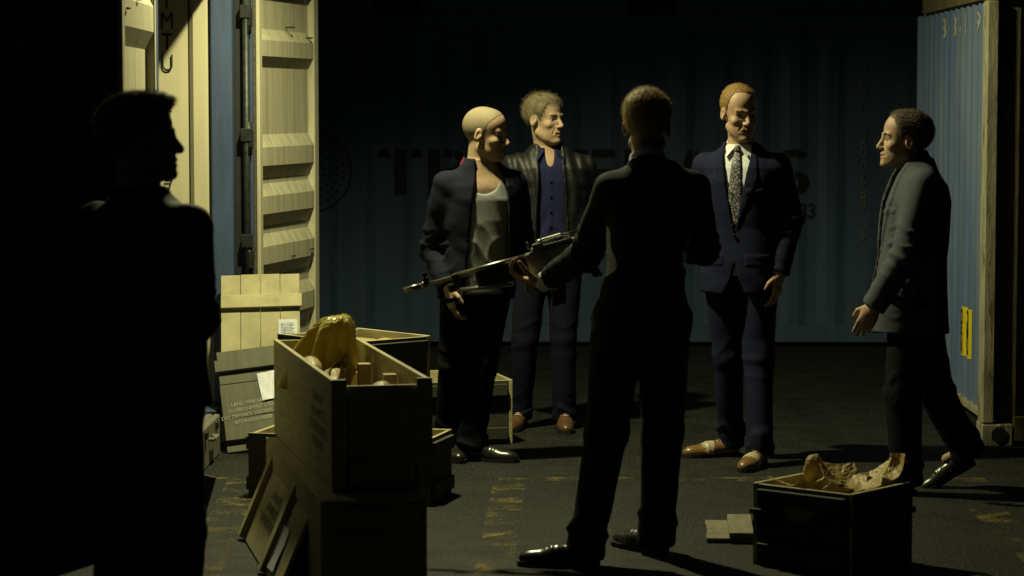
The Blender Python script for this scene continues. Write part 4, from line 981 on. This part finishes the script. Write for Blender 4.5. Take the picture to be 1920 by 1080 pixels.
def belt_(parent, R, S, sh, z, off=.006, buckle=True, prof=None):
    me_p = torso(R, S, sh, prof or [(.80, .13, .10), (.86, .165, .118), (.93, .172, .122), (1.0, .160, .114), (1.10, .152, .110)], off, 2.3)
    def f(P, d): return np.maximum(d, np.abs(P[:, 2] - z) - .018)
    b = garment('belt', [me_p, Pr(f, V3(0,0,0), 0, 'f')], M_belt, parent, .006, zlim=(z - .04, z + .04))
    if buckle:
        c = sh(z) + R @ V3(0, np.interp(z/S, (.93, 1.0, 1.1), (.122, .114, .11))*S + off + .006, 0) + V3(0, 0, z); bm = bmesh.new(); q = Matrix(R.tolist()).to_4x4()
        for lo, hi in (((-.024, -.004, -.020), (-.017, .004, .020)), ((.017, -.004, -.020), (.024, .004, .020)), ((-.017, -.004, .014), (.017, .004, .020)), ((-.017, -.004, -.020), (.017, .004, -.014)), ((-.003, -.003, -.014), (.003, .005, .014))): box(bm, lo, hi)
        o = bm_obj('buckle', bm, M_buckle, b); o.matrix_basis = Matrix.Translation(tuple(c)) @ q
def buttons(parent, R, S, sh, zs, y, m, x=0., r=.008):
    for zq in zs:
        c = sh(zq*S) + R @ V3(x, y*S, 0) + V3(0, 0, zq*S); d = R @ V3(0, .006, 0)
        tubeo('button', tuple(c), tuple(c + d), r, m, parent, n=12)

def pockets(R, S, sh, flap=1.0, ux=.112, breast=True, proud=.0045):
    def f(P, d):
        m = np.abs(d) < .03; t = np.clip((P[:, 2]/S - .95)/.5, -.2, 1.3); b = sh(1.45*S); x = P[:, 0] - b[0]*t; y = P[:, 1] - b[1]*t
        u = x*R[0, 0] + y*R[1, 0]; v = x*R[0, 1] + y*R[1, 1]; zz = P[:, 2]/S
        on = (np.abs(np.abs(u) - ux*S) < .062) & (v > .02) & (zz > flap - .052 + .02*(np.abs(u)/S - ux)) & (zz < flap)
        if breast: on |= (np.abs(u + .095*S) < .045) & (v > .02) & (np.abs(zz - 1.30 + .12*(u + .095)) < .011)
        return np.where(m & on, d - proud, d)
    return Pr(f, V3(0,0,0), 0, 'f')
# ---- the six men
LINE_SHORT = [(-.14, -.075), (-.09, -.070), (-.05, -.045), (-.028, -.030), (-.012, .028), (.006, .010), (.016, -.012), (.024, .012), (.040, .042), (.060, .072), (.085, .082), (.11, .09)]
LINE_TEMPLE = [(-.14, -.075), (-.09, -.070), (-.05, -.045), (-.028, -.030), (-.012, .028), (.004, .010), (.012, -.008), (.020, .016), (.032, .056), (.048, .088), (.085, .100), (.11, .11)]
LINE_REC = [(-.14, -.070), (-.09, -.065), (-.05, -.040), (-.028, -.030), (-.012, .028), (.004, .012), (.012, .004), (.022, .030), (.034, .066), (.050, .096), (.085, .118), (.11, .13)]
def wear_p1(b, J, R, S, sh, ho, hR, nb):
    sl, post = sleeves(J, S, (.068, .064, .050), amp=.005, seed=3)
    prof = [(.885, .205, .165), (.95, .205, .165), (1.0, .195, .155), (1.12, .188, .148), (1.24, .196, .148), (1.34, .200, .140), (1.41, .198, .125), (1.455, .165, .105), (1.485, .115, .088), (1.51, .082, .074), (1.53, .072, .066)]
    garment('jacket', [torso(R, S, sh, prof)] + sl + post + [fold_op(5, .005)], M_coat, b, .008)
    collar(b, nb, ho, hR, R, M_coat, r=.060, h=.038, tilt=.15, name='jacket_collar', drop=-.012)
    trousers(b, J, R, S, sh, M_black, seed=11, r=(.105, .085, .075, .08))
    for k in 'LR': shoe(b, J['an'+k], R[:2, 1], M_shoe_black)
    garment('shirt', [torso(R, S, sh, SHIRT)], M_black, b, .012)
person('person', 'man in a black jacket standing with his back to us in the left foreground', (-1.19, 7.40), dict(
    H=1.81, hs=1.04, hd=60, sw=.172, JL=dict(elR=(.215, -.03, 1.16), wrR=(-.02, .20, 1.12), elL=(-.285, .0, 1.16), wrL=(-.06, .24, 1.06), knR=(.10, .02, .50), knL=(-.10, .02, .50)),
    head=dict(o=(.0, .0, 1.678), dir=(14, 2, 0)), hairmat=M_hair_brown, hair=dict(line=LINE_SHORT, th=.004, top=.014, amp=.001, seed=4, blades=9000, bl=.020, comb=(0, .9, .15), flat=((0, .040, .098), (.058, .050, .026))),
    hands=dict(L=dict(d=tuple(basis(60) @ V3(.2, .2, -.9)), n=tuple(basis(60) @ V3(0, -1, 0)), t=(0, 0, 1)), R=dict(d=tuple(basis(60) @ V3(-1, .1, 0)), n=tuple(basis(60) @ V3(0, -1, 0)), t=(0, 0, 1))), wear=wear_p1))

def wear_p2(b, J, R, S, sh, ho, hR, nb):
    # grey vest with a scooped neck and diagonal drag folds
    sc = sh(1.42*S) + R @ V3(0, .10, 0) + V3(0, 0, 1.475*S); side = V3(0, 0, 0)
    def drag(P, d):
        q = P - sh(1.1*S); x = q @ R[:, 0]; y = q @ R[:, 1]; m = np.abs(d) < .04
        rg = lambda s: (1 - np.abs(np.sin(s)))**1.5
        lo = np.exp(-((P[:, 2] - 1.06*S)/.13)**2)
        w = rg(P[:, 2]*30 - x*15 + 1.1*np.sin(x*21 + P[:, 2]*9))*lo + .7*rg(P[:, 2]*22 + x*20 + 1.4*np.sin(x*17 - P[:, 2]*12))*lo + .6*rg(P[:, 2]*17 - x*9 + 2)*np.exp(-((P[:, 2] - 1.30*S)/.10)**2) - .3
        return np.where(m, d - .0055*w, d)
    prof = [(.86, .168, .128), (.95, .165, .126), (1.04, .158, .126), (1.15, .156, .126), (1.24, .160, .124), (1.34, .165, .118), (1.41, .150, .098), (1.46, .120, .080), (1.49, .09, .07)]
    garment('vest', [torso(R, S, sh, prof), E_(sc, (.085, .10, .105), R, 's', .01), Pr(drag, V3(0,0,0), 0, 'f')], M_tank, b, .006)
    sl, post = sleeves(J, S, (.068, .066, .056), amp=.004, cuff=-.01, seed=8)
    prof = [(.83, .195, .150, -.005), (.90, .20, .150, -.005), (1.0, .192, .145, -.005), (1.12, .182, .138), (1.24, .186, .136), (1.34, .192, .132), (1.41, .190, .116), (1.455, .172, .096), (1.49, .135, .082), (1.53, .092, .074), (1.545, .085, .07)]
    op = opening(R, S, sh, [(.8, .118), (1.0, .108), (1.2, .098), (1.35, .092), (1.45, .075), (1.56, .07)], .5, u0=-.03)
    garment('cardigan', [torso(R, S, sh, prof)] + sl + post + [fold_op(9, .006, 16, 16, 20), op], M_navycloth, b, .007)
    collar(b, nb, ho, hR, R, M_red, r=.070, h=.055, tilt=.6, name='collar_lining', open_=.055, drop=-.012)
    wings(b, nb, R, M_red, zc=.04, tip=(.118, .085, -.052), inner=(.070, .062, .008), back=(.078, -.012, .060), name='collar_flap')
    trousers(b, J, R, S, sh, M_black, seed=21, r=(.10, .082, .07, .075))
    shoe(b, J['anR'], (.3, -1), M_shoe_black); shoe(b, J['anL'], (.93, -.36), M_shoe_black)
person('person', 'shaven-headed man in an open navy cardigan over a grey vest, face turned right', (-.335, 12.5), dict(
    H=1.764, hd=-78, lean=(.02, -.02), J=dict(elR=(-.225, .03, 1.055), wrR=(-.135, -.10, .872), elL=(.215, .12, 1.09), wrL=(.13, .15, .95), knR=(-.115, .02, .49), knL=(.02, .0, .49), anR=(-.15, .10, .085), anL=(-.03, .0, .085)),
    toeR=(.3, -1), toeL=(.93, -.36), hs=1.07, neckr=.070, neck=(.012, .0, 1.425), head=dict(o=(.047, -.03, 1.636), dir=(-20, -7, 0)), face=dict(nose=1.0), hairmat=M_hair_stub,
    hair=dict(line=LINE_TEMPLE, th=.0002, top=.0004, amp=.0001, seed=2, blades=0, h=.0035), brow=False,
    hands=dict(R=dict(d=(.12, -.10, -1), n=(.9, .4, 0), t=(.4, -.9, 0), curl=(.35, .5, .4)), L=dict(d=(.05, -.1, -1), n=(-.9, -.4, 0), t=(.4, -.9, 0), curl=(.3, .4, .3))), wear=wear_p2))

def wear_p3(b, J, R, S, sh, ho, hR, nb):
    def pl(P, d):
        q = P - sh(1.2*S); x = q @ R[:, 0]; m = np.abs(d) < .03
        return np.where(m, d - .0022*(np.abs(x) < .014) - .004*np.sin(P[:, 2]*34 + np.abs(x)*55 + 1.5*np.sin(x*25))*np.exp(-((P[:, 2] - 1.10*S)/.09)**2), d)
    vcut = sh(1.47*S) + R @ V3(0, .115, 0) + V3(0, 0, 1.515*S)
    garment('shirt', [torso(R, S, sh, SHIRT, .004), E_(vcut, (.032, .09, .105), R, 's', .006), Pr(pl, V3(0,0,0), 0, 'f')], M_shirt_blue, b, .006)
    buttons(b, R, S, sh, (1.10, 1.18, 1.26, 1.34), .119, M_black, r=.006)
    collar(b, nb, ho, hR, R, M_shirt_blue, r=.064, h=.040, tilt=.55, open_=.05, name='shirt_collar')
    wings(b, nb, R, M_shirt_blue, zc=.052, tip=(.074, .140, -.075), inner=(.034, .104, -.022))
    sl, post = sleeves(J, S, (.066, .064, .054), amp=.006, seed=13)
    prof = [(1.005, .172, .132), (1.03, .184, .140), (1.08, .194, .148), (1.16, .196, .144), (1.26, .198, .140), (1.34, .204, .136), (1.41, .208, .122), (1.455, .178, .10), (1.49, .142, .084), (1.52, .10, .076), (1.535, .088, .072)]
    op = opening(R, S, sh, [(.9, .078), (1.0, .078), (1.15, .080), (1.3, .070), (1.45, .060), (1.56, .060)], .5, lap=[(1.0, .012), (1.5, .02)])
    def vert(P, d):
        x = (P - sh(1.3*S)) @ R[:, 0]; m = np.abs(d) < .04; return np.where(m, d - .0042*np.sin(x*95 + 2*np.sin(P[:, 2]*11))*np.clip((P[:, 2] - 1.05)*4, 0, 1), d)
    garment('leather_jacket', [torso(R, S, sh, prof)] + sl + post + [Pr(vert, V3(0,0,0), 0, 'f'), fold_op(15, .004), op], M_leather, b, .007)
    trousers(b, J, R, S, sh, M_jeans, waist=1.06, seed=31, folds=.005)
    belt_(b, R, S, sh, 1.045)
    shoe(b, J['anR'], (-.25, -1), M_shoe_brown); shoe(b, J['anL'], (.05, -1), M_shoe_brown)
person('person', 'grey-haired man in a black leather jacket and indigo shirt behind the others', (.02, 13.72), dict(
    H=1.835, hd=-83, sw=.192, JL=dict(elR=(.265, -.09, 1.16), wrR=(.135, .0, .985), elL=(-.265, -.09, 1.16), wrL=(-.135, .0, .985)), J=dict(knR=(-.125, -.01, .50), knL=(.085, -.01, .50), anR=(-.15, .06, .085), anL=(.092, .02, .085)),
    toeR=(-.25, -1), toeL=(.05, -1), head=dict(o=(-.02, -.02, 1.703), dir=(-38, -1, 0)), face=dict(long=1.06, jaw=.97), hairmat=M_hair_grey,
    hair=dict(line=LINE_SHORT, th=.006, top=.010, amp=.0012, seed=6, blades=9000, bl=.030, comb=(.15, .45, -.25)),
    hands=dict(R=dict(d=(.15, -.05, -1), n=(.9, .3, 0), t=(.1, -.9, .1)), L=dict(d=(-.15, -.05, -1), n=(-.9, .3, 0), t=(.1, -.9, .1))), wear=wear_p3))

def wear_p4(b, J, R, S, sh, ho, hR, nb):
    garment('shirt', [torso(R, S, sh, SHIRT)], M_white, b, .010)
    collar(b, nb, ho, hR, R, M_white, r=.064, h=.045, tilt=.3, name='shirt_collar', drop=.004)
    for k in 'LR':
        e, w = J['el'+k], J['wr'+k]; d = (w - e)/np.linalg.norm(w - e); garment('shirt_cuff', [C_(w - d*.06, w + d*.06, .040, .038), plane_cut(w + d*.014, d, .07)], M_white, b, .005)
    sl, post = sleeves(J, S, (.064, .060, .046), cuff=-.034, amp=.006, seed=17)
    def vent(P, d):
        q = P - sh(.95*S); x = q @ R[:, 0]; y = q @ R[:, 1]; m = (np.abs(d) < .03) & (y < 0)
        return np.where(m, d + .006*np.exp(-(x/.004)**2)*(P[:, 2] < 1.02*S) + .0025*np.exp(-(x/.003)**2), d)
    garment('suit_jacket', [torso(R, S, sh, [(.79, .182, .145), (.90, .176, .138), (1.0, .166, .130), (1.12, .144, .116), (1.24, .155, .124), (1.34, .172, .128), (1.41, .180, .118)] + SUIT[7:])] + sl + post + [fold_op(19, .004), Pr(vent, V3(0,0,0), 0, 'f')], M_suit_dark, b, .007)
    collar(b, nb, ho, hR, R, M_suit_dark, r=.076, h=.022, tilt=.45, name='jacket_collar', drop=-.014)
    trousers(b, J, R, S, sh, M_suit_dark, seed=41, hem=.035, r=(.102, .080, .068, .076), folds=.005)
    shoe(b, J['anL'], (-1, .05), M_shoe_black, s=1.05); shoe(b, J['anR'], (-.62, .78), M_shoe_black, s=1.05)
person('person', 'man in a dark suit seen from behind holding a rifle across his body', (.38, 9.75), dict(
    H=1.85, hd=94, lean=(.040, .0), sw=.158, J=dict(elL=(-.215, .16, 1.19), wrL=(-.385, .345, 1.068), elR=(.245, .07, 1.22), wrR=(.09, .30, 1.20), knL=(-.135, .0, .50), knR=(.085, .06, .50), anL=(-.215, -.15, .085), anR=(.07, .13, .085)),
    toeL=(-1, .05), toeR=(-.62, .78), neck=(.022, -.02, 1.515), head=dict(o=(.018, .02, 1.698), dir=(82, -3, 0)), hairmat=M_hair_blond,
    hair=dict(line=[(a, c + (.004 if a < -.04 else 0)) for a, c in LINE_SHORT], th=.004, top=.014, amp=.0012, seed=9, blades=10000, bl=.018, comb=(.1, .35, .15)),
    hands=dict(L=dict(d=(-.86, .50, .10), n=(.05, .0, 1), t=(-.5, -.85, .1), curl=(.55, .8, .6), thumb=.75), R=dict(d=(-.9, .3, .3), n=(0, -.3, 1), t=(-.3, .9, .2), curl=(.6, .8, .5))), wear=wear_p4))

def wear_p5(b, J, R, S, sh, ho, hR, nb):
    garment('shirt', [torso(R, S, sh, SHIRT, .004)], M_white, b, .007)
    collar(b, nb, ho, hR, R, M_white, r=.064, h=.055, tilt=.35, name='shirt_collar', open_=.012)
    wings(b, nb, R, M_white, tip=(.052, .128, -.058), inner=(.012, .104, -.006))
    # tie: blade on the shirt front, knot under the collar
    zz = np.array((1.14, 1.17, 1.3, 1.42, 1.485))*S; fy = np.interp(zz/S, [p[0] for p in SHIRT], [p[2] for p in SHIRT])*S + .010
    def ctr(y, zv): return sh(zv) + R @ V3(.0, y, 0)
    garment('necktie', [loft(zz, (.040, .041, .034, .026, .016), (.009,)*5, [ctr(y, a)[0] for y, a in zip(fy, zz)], [ctr(y, a)[1] for y, a in zip(fy, zz)], R, 3.0)], M_tie, b, .005)
    kc_ = sh(1.495*S) + R @ V3(0, .083*S, 0) + V3(0, 0, 1.498*S); garment('tie_knot', [E_(kc_, (.019, .016, .022), R)], M_tie, b, .004)
    sl, post = sleeves(J, S, (.062, .057, .047), cuff=-.005, amp=.004, seed=23)
    op = opening(R, S, sh, [(1.10, .0), (1.3, .040), (1.44, .066), (1.56, .070)], 1.11, depth=.02, lap=[(1.11, .006), (1.36, .062), (1.40, .050), (1.52, .020)])
    def cutaway(P, d):
        q = P - sh(.95*S); x = q @ R[:, 0]; y = q @ R[:, 1]; e = np.abs(x + .004) - np.interp(P[:, 2], (.80*S, .88*S, .95*S, 1.0*S), (.062, .022, .004, -.012))
        return np.maximum(d, -np.maximum(np.maximum(e, .03 - y), P[:, 2] - 1.0*S))
    garment('suit_jacket', [torso(R, S, sh, SUIT)] + sl + post + [fold_op(27, .003), pockets(R, S, sh), op, Pr(cutaway, V3(0,0,0), 0, 'f')], M_suit_blue, b, .0065)
    buttons(b, R, S, sh, (1.09,), .134, M_black, x=.0, r=.009)
    trousers(b, J, R, S, sh, M_suit_blue, seed=51, folds=.005)
    shoe(b, J['anR'], (-.96, -.26), M_shoe_tan, M_shoe_cream, s=1.02); shoe(b, J['anL'], (-.40, -.92), M_shoe_tan, M_shoe_cream, s=1.02)
person('person', 'balding man in a blue suit with patterned tie and two-tone shoes, looking down', (.98, 12.5), dict(
    H=1.878, hd=-108, skin=M_skin2, JL=dict(elL=(-.250, -.03, 1.215), wrL=(-.205, .05, .945), elR=(.235, -.12, 1.20), wrR=(.09, -.19, 1.03)), J=dict(knR=(-.055, .05, .51), knL=(.085, -.08, .51), anR=(-.03, .16, .085), anL=(.085, -.19, .085)),
    toeR=(-.96, -.26), toeL=(-.4, -.92), head=dict(o=(-.014, -.055, 1.745), dir=(-72, -11, -3)), face=dict(long=1.04, jaw=1.03), hairmat=M_hair_ginger,
    hair=dict(line=LINE_REC, th=.003, top=.004, amp=.0004, seed=12, blades=6000, bl=.014, comb=(0, -1, .1)),
    hands=dict(L=dict(d=tuple(basis(-108) @ V3(.08, .12, -1)), n=tuple(basis(-108) @ V3(1, -.2, 0)), t=tuple(basis(-108) @ V3(.2, 1, 0)), curl=(.3, .45, .4)), R=dict(d=tuple(basis(-108) @ V3(0, .1, -1)), n=tuple(basis(-108) @ V3(-1, 0, 0)), t=tuple(basis(-108) @ V3(0, 1, 0)))), wear=wear_p5))

def wear_p6(b, J, R, S, sh, ho, hR, nb):
    garment('shirt', [torso(R, S, sh, SHIRT)], M_darkshirt, b, .009)
    collar(b, nb, ho, hR, R, M_darkshirt, r=.070, h=.06, tilt=.35, name='shirt_collar', open_=.02)
    sl, post = sleeves(J, S, (.070, .066, .054), cuff=.01, amp=.005, seed=33)
    prof = [(.745, .19, .178, .012), (.85, .192, .174, .014), (.95, .188, .166, .012), (1.1, .180, .154, .005), (1.24, .190, .152, 0), (1.34, .200, .150, -.004), (1.41, .196, .128, -.008), (1.455, .178, .105), (1.49, .142, .088), (1.525, .09, .075), (1.54, .078, .07)]
    op = opening(R, S, sh, [(.7, .05), (.95, .03), (1.15, .03), (1.3, .055), (1.44, .07), (1.56, .07)], .5, depth=.02, lap=[(1.1, .006), (1.36, .055), (1.42, .045), (1.52, .02)])
    garment('blazer', [torso(R, S, sh, prof)] + sl + post + [fold_op(37, .004, 18, 18, 12), pockets(R, S, sh, .95, .14), op], M_suit_grey, b, .007)
    trousers(b, J, R, S, sh, M_black, seed=61, hem=.04, r=(.108, .085, .072, .078), folds=.006)
    shoe(b, J['anL'], (-1, -.05), M_shoe_black); shoe(b, J['anR'], (-1, .05), M_shoe_black, tilt=-.55, zlift=.11)
person('person', 'dark-haired man in a grey blazer striding left past the light blue container', (1.69, 11.5), dict(
    H=1.80, hd=182, lean=(.015, 0), sw=.17, J=dict(elL=(-.075, -.245, 1.10), wrL=(-.205, -.225, .875), elR=(.09, .235, 1.11), wrR=(.12, .21, .86), hipL=(-.01, -.085, .88), hipR=(.03, .085, .88), knL=(-.05, -.08, .47), knR=(.12, .09, .47), anL=(-.03, -.07, .085), anR=(.275, .12, .17)),
    toeL=(-1, 0), toeR=(-.9, 0), neck=(.030, 0, 1.46), head=dict(o=(-.045, .0, 1.620), dir=(181, 2, 0)), face=dict(jaw=1.06, nose=.9), skin=M_skin2, hairmat=M_hair_dark,
    hair=dict(line=LINE_TEMPLE, th=.003, top=.007, amp=.0005, seed=15, blades=9000, bl=.020, comb=(0, -.9, -.35)),
    hands=dict(L=dict(d=(-.45, .05, -.9), n=(.2, 1, 0), t=(-1, .1, -.2), curl=(.45, .6, .5)), R=dict(d=(.1, 0, -1), n=(0, -1, 0), t=(-1, 0, 0))), wear=wear_p6))

# ------------------------------------------------------------------ the rifle across the dark-suited man
def rifle():
    A = Vector((-.574, 10.20, 1.024)); Bv = Vector((.128, 10.15, 1.217)); x = (Bv - A).normalized(); side = Vector((0, 1, 0)); up = x.cross(Vector((0, 1, 0))) * 1; up = up if up.z > 0 else -up; up.normalize()
    t = empty('rifle', label='long black rifle with folded bipod held by the dark-suited man', cat='rifle'); t.matrix_world = frame4(A, x, up)
    def tb(n, a, b, r, m=M_gun, rb=None, k=16): return tubeo(n, a, b, r, m, t, rb=rb, n=k)
    # local x from muzzle to butt, y up, z towards the camera
    tb('flash_hider', (0, 0, 0), (.075, 0, 0), .0125); tb('muzzle_collar', (.075, 0, 0), (.095, 0, 0), .015)
    tb('barrel', (.02, 0, 0), (.52, 0, 0), .0088)
    fs = boxo('front_sight', (.088, .004, -.010), (.112, .030, .010), M_gundark, t); boxo('sight_blade', (.095, .030, -.003), (.103, .062, .003), M_gundark, fs); boxo('sight_ear', (.092, .030, -.012), (.108, .052, -.008), M_gundark, fs); boxo('sight_ear', (.092, .030, .008), (.108, .052, .012), M_gundark, fs)
    tb('gas_tube', (.22, .004, .0), (.53, .004, .0), .0118)
    boxo('gas_block', (.205, -.030, -.012), (.235, .012, .012), M_gundark, t, bevel=.003)
    bp = boxo('bipod_clamp', (.18, -.058, -.014), (.225, -.026, .014), M_gundark, t, bevel=.004)
    for z in (-.020, .020): tubeo('bipod_leg', (.215, -.055, z), (.44, -.090, z*1.5), .0065, M_gun, bp)
    boxo('handguard', (.30, -.078, -.024), (.515, -.004, .024), M_gundark, t, bevel=.009)
    boxo('receiver', (.515, -.086, -.022), (.79, .016, .022), M_gun, t, bevel=.006)
    boxo('dust_cover', (.545, .0165, -.016), (.79, .032, .016), M_gun, t, bevel=.006)
    rs = boxo('rear_sight', (.555, .0325, -.012), (.60, .046, .012), M_gun, t, bevel=.003); boxo('sight_leaf', (.535, .030, -.004), (.545, .062, .004), M_gun, rs)
    bm = bmesh.new(); pts = [(.565, .040, 0), (.60, .054, 0), (.68, .056, 0), (.715, .042, 0)]
    for a, b_ in zip(pts, pts[1:]): tube(bm, a, b_, .0055, n=10)
    bm_obj('carry_handle', bm, M_gun, t)
    sc = tubeo('scope', (.60, .045, -.028), (.74, .045, -.028), .011, M_gun, t); tubeo('scope_bell', (.575, .045, -.028), (.60, .045, -.028), .014, M_gun, sc, rb=.011); boxo('scope_mount', (.65, .026, -.030), (.68, .036, -.020), M_gundark, sc)
    bm = bmesh.new(); tube(bm, (.70, .0, -.02), (.70, .0, -.048), .006, n=10); bm_obj('charging_handle', bm, M_gun, t)
    mg = bm_c = bmesh.new(); vs = box(bm_c, (.60, -.22, -.014), (.66, -.086, .014))
    for v in vs:
        if v.co.y < -.1: v.co.x -= .03
    bm_obj('magazine', bm_c, M_gundark, t, bevel=.004)
    bm = bmesh.new(); vs = box(bm, (.735, -.15, -.015), (.775, -.058, .015))
    for v in vs:
        if v.co.y < -.1: v.co.x += .03
    bm_obj('pistol_grip', bm, M_gundark, t, bevel=.006)
    bm = bmesh.new(); tube(bm, (.79, -.004, 0), (1.04, -.010, 0), .011, n=12); tube(bm, (.79, -.035, 0), (1.04, -.085, 0), .009, n=12); box(bm, (1.03, -.10, -.016), (1.05, .012, .016)); bm_obj('stock', bm, M_gundark, t)
rifle()
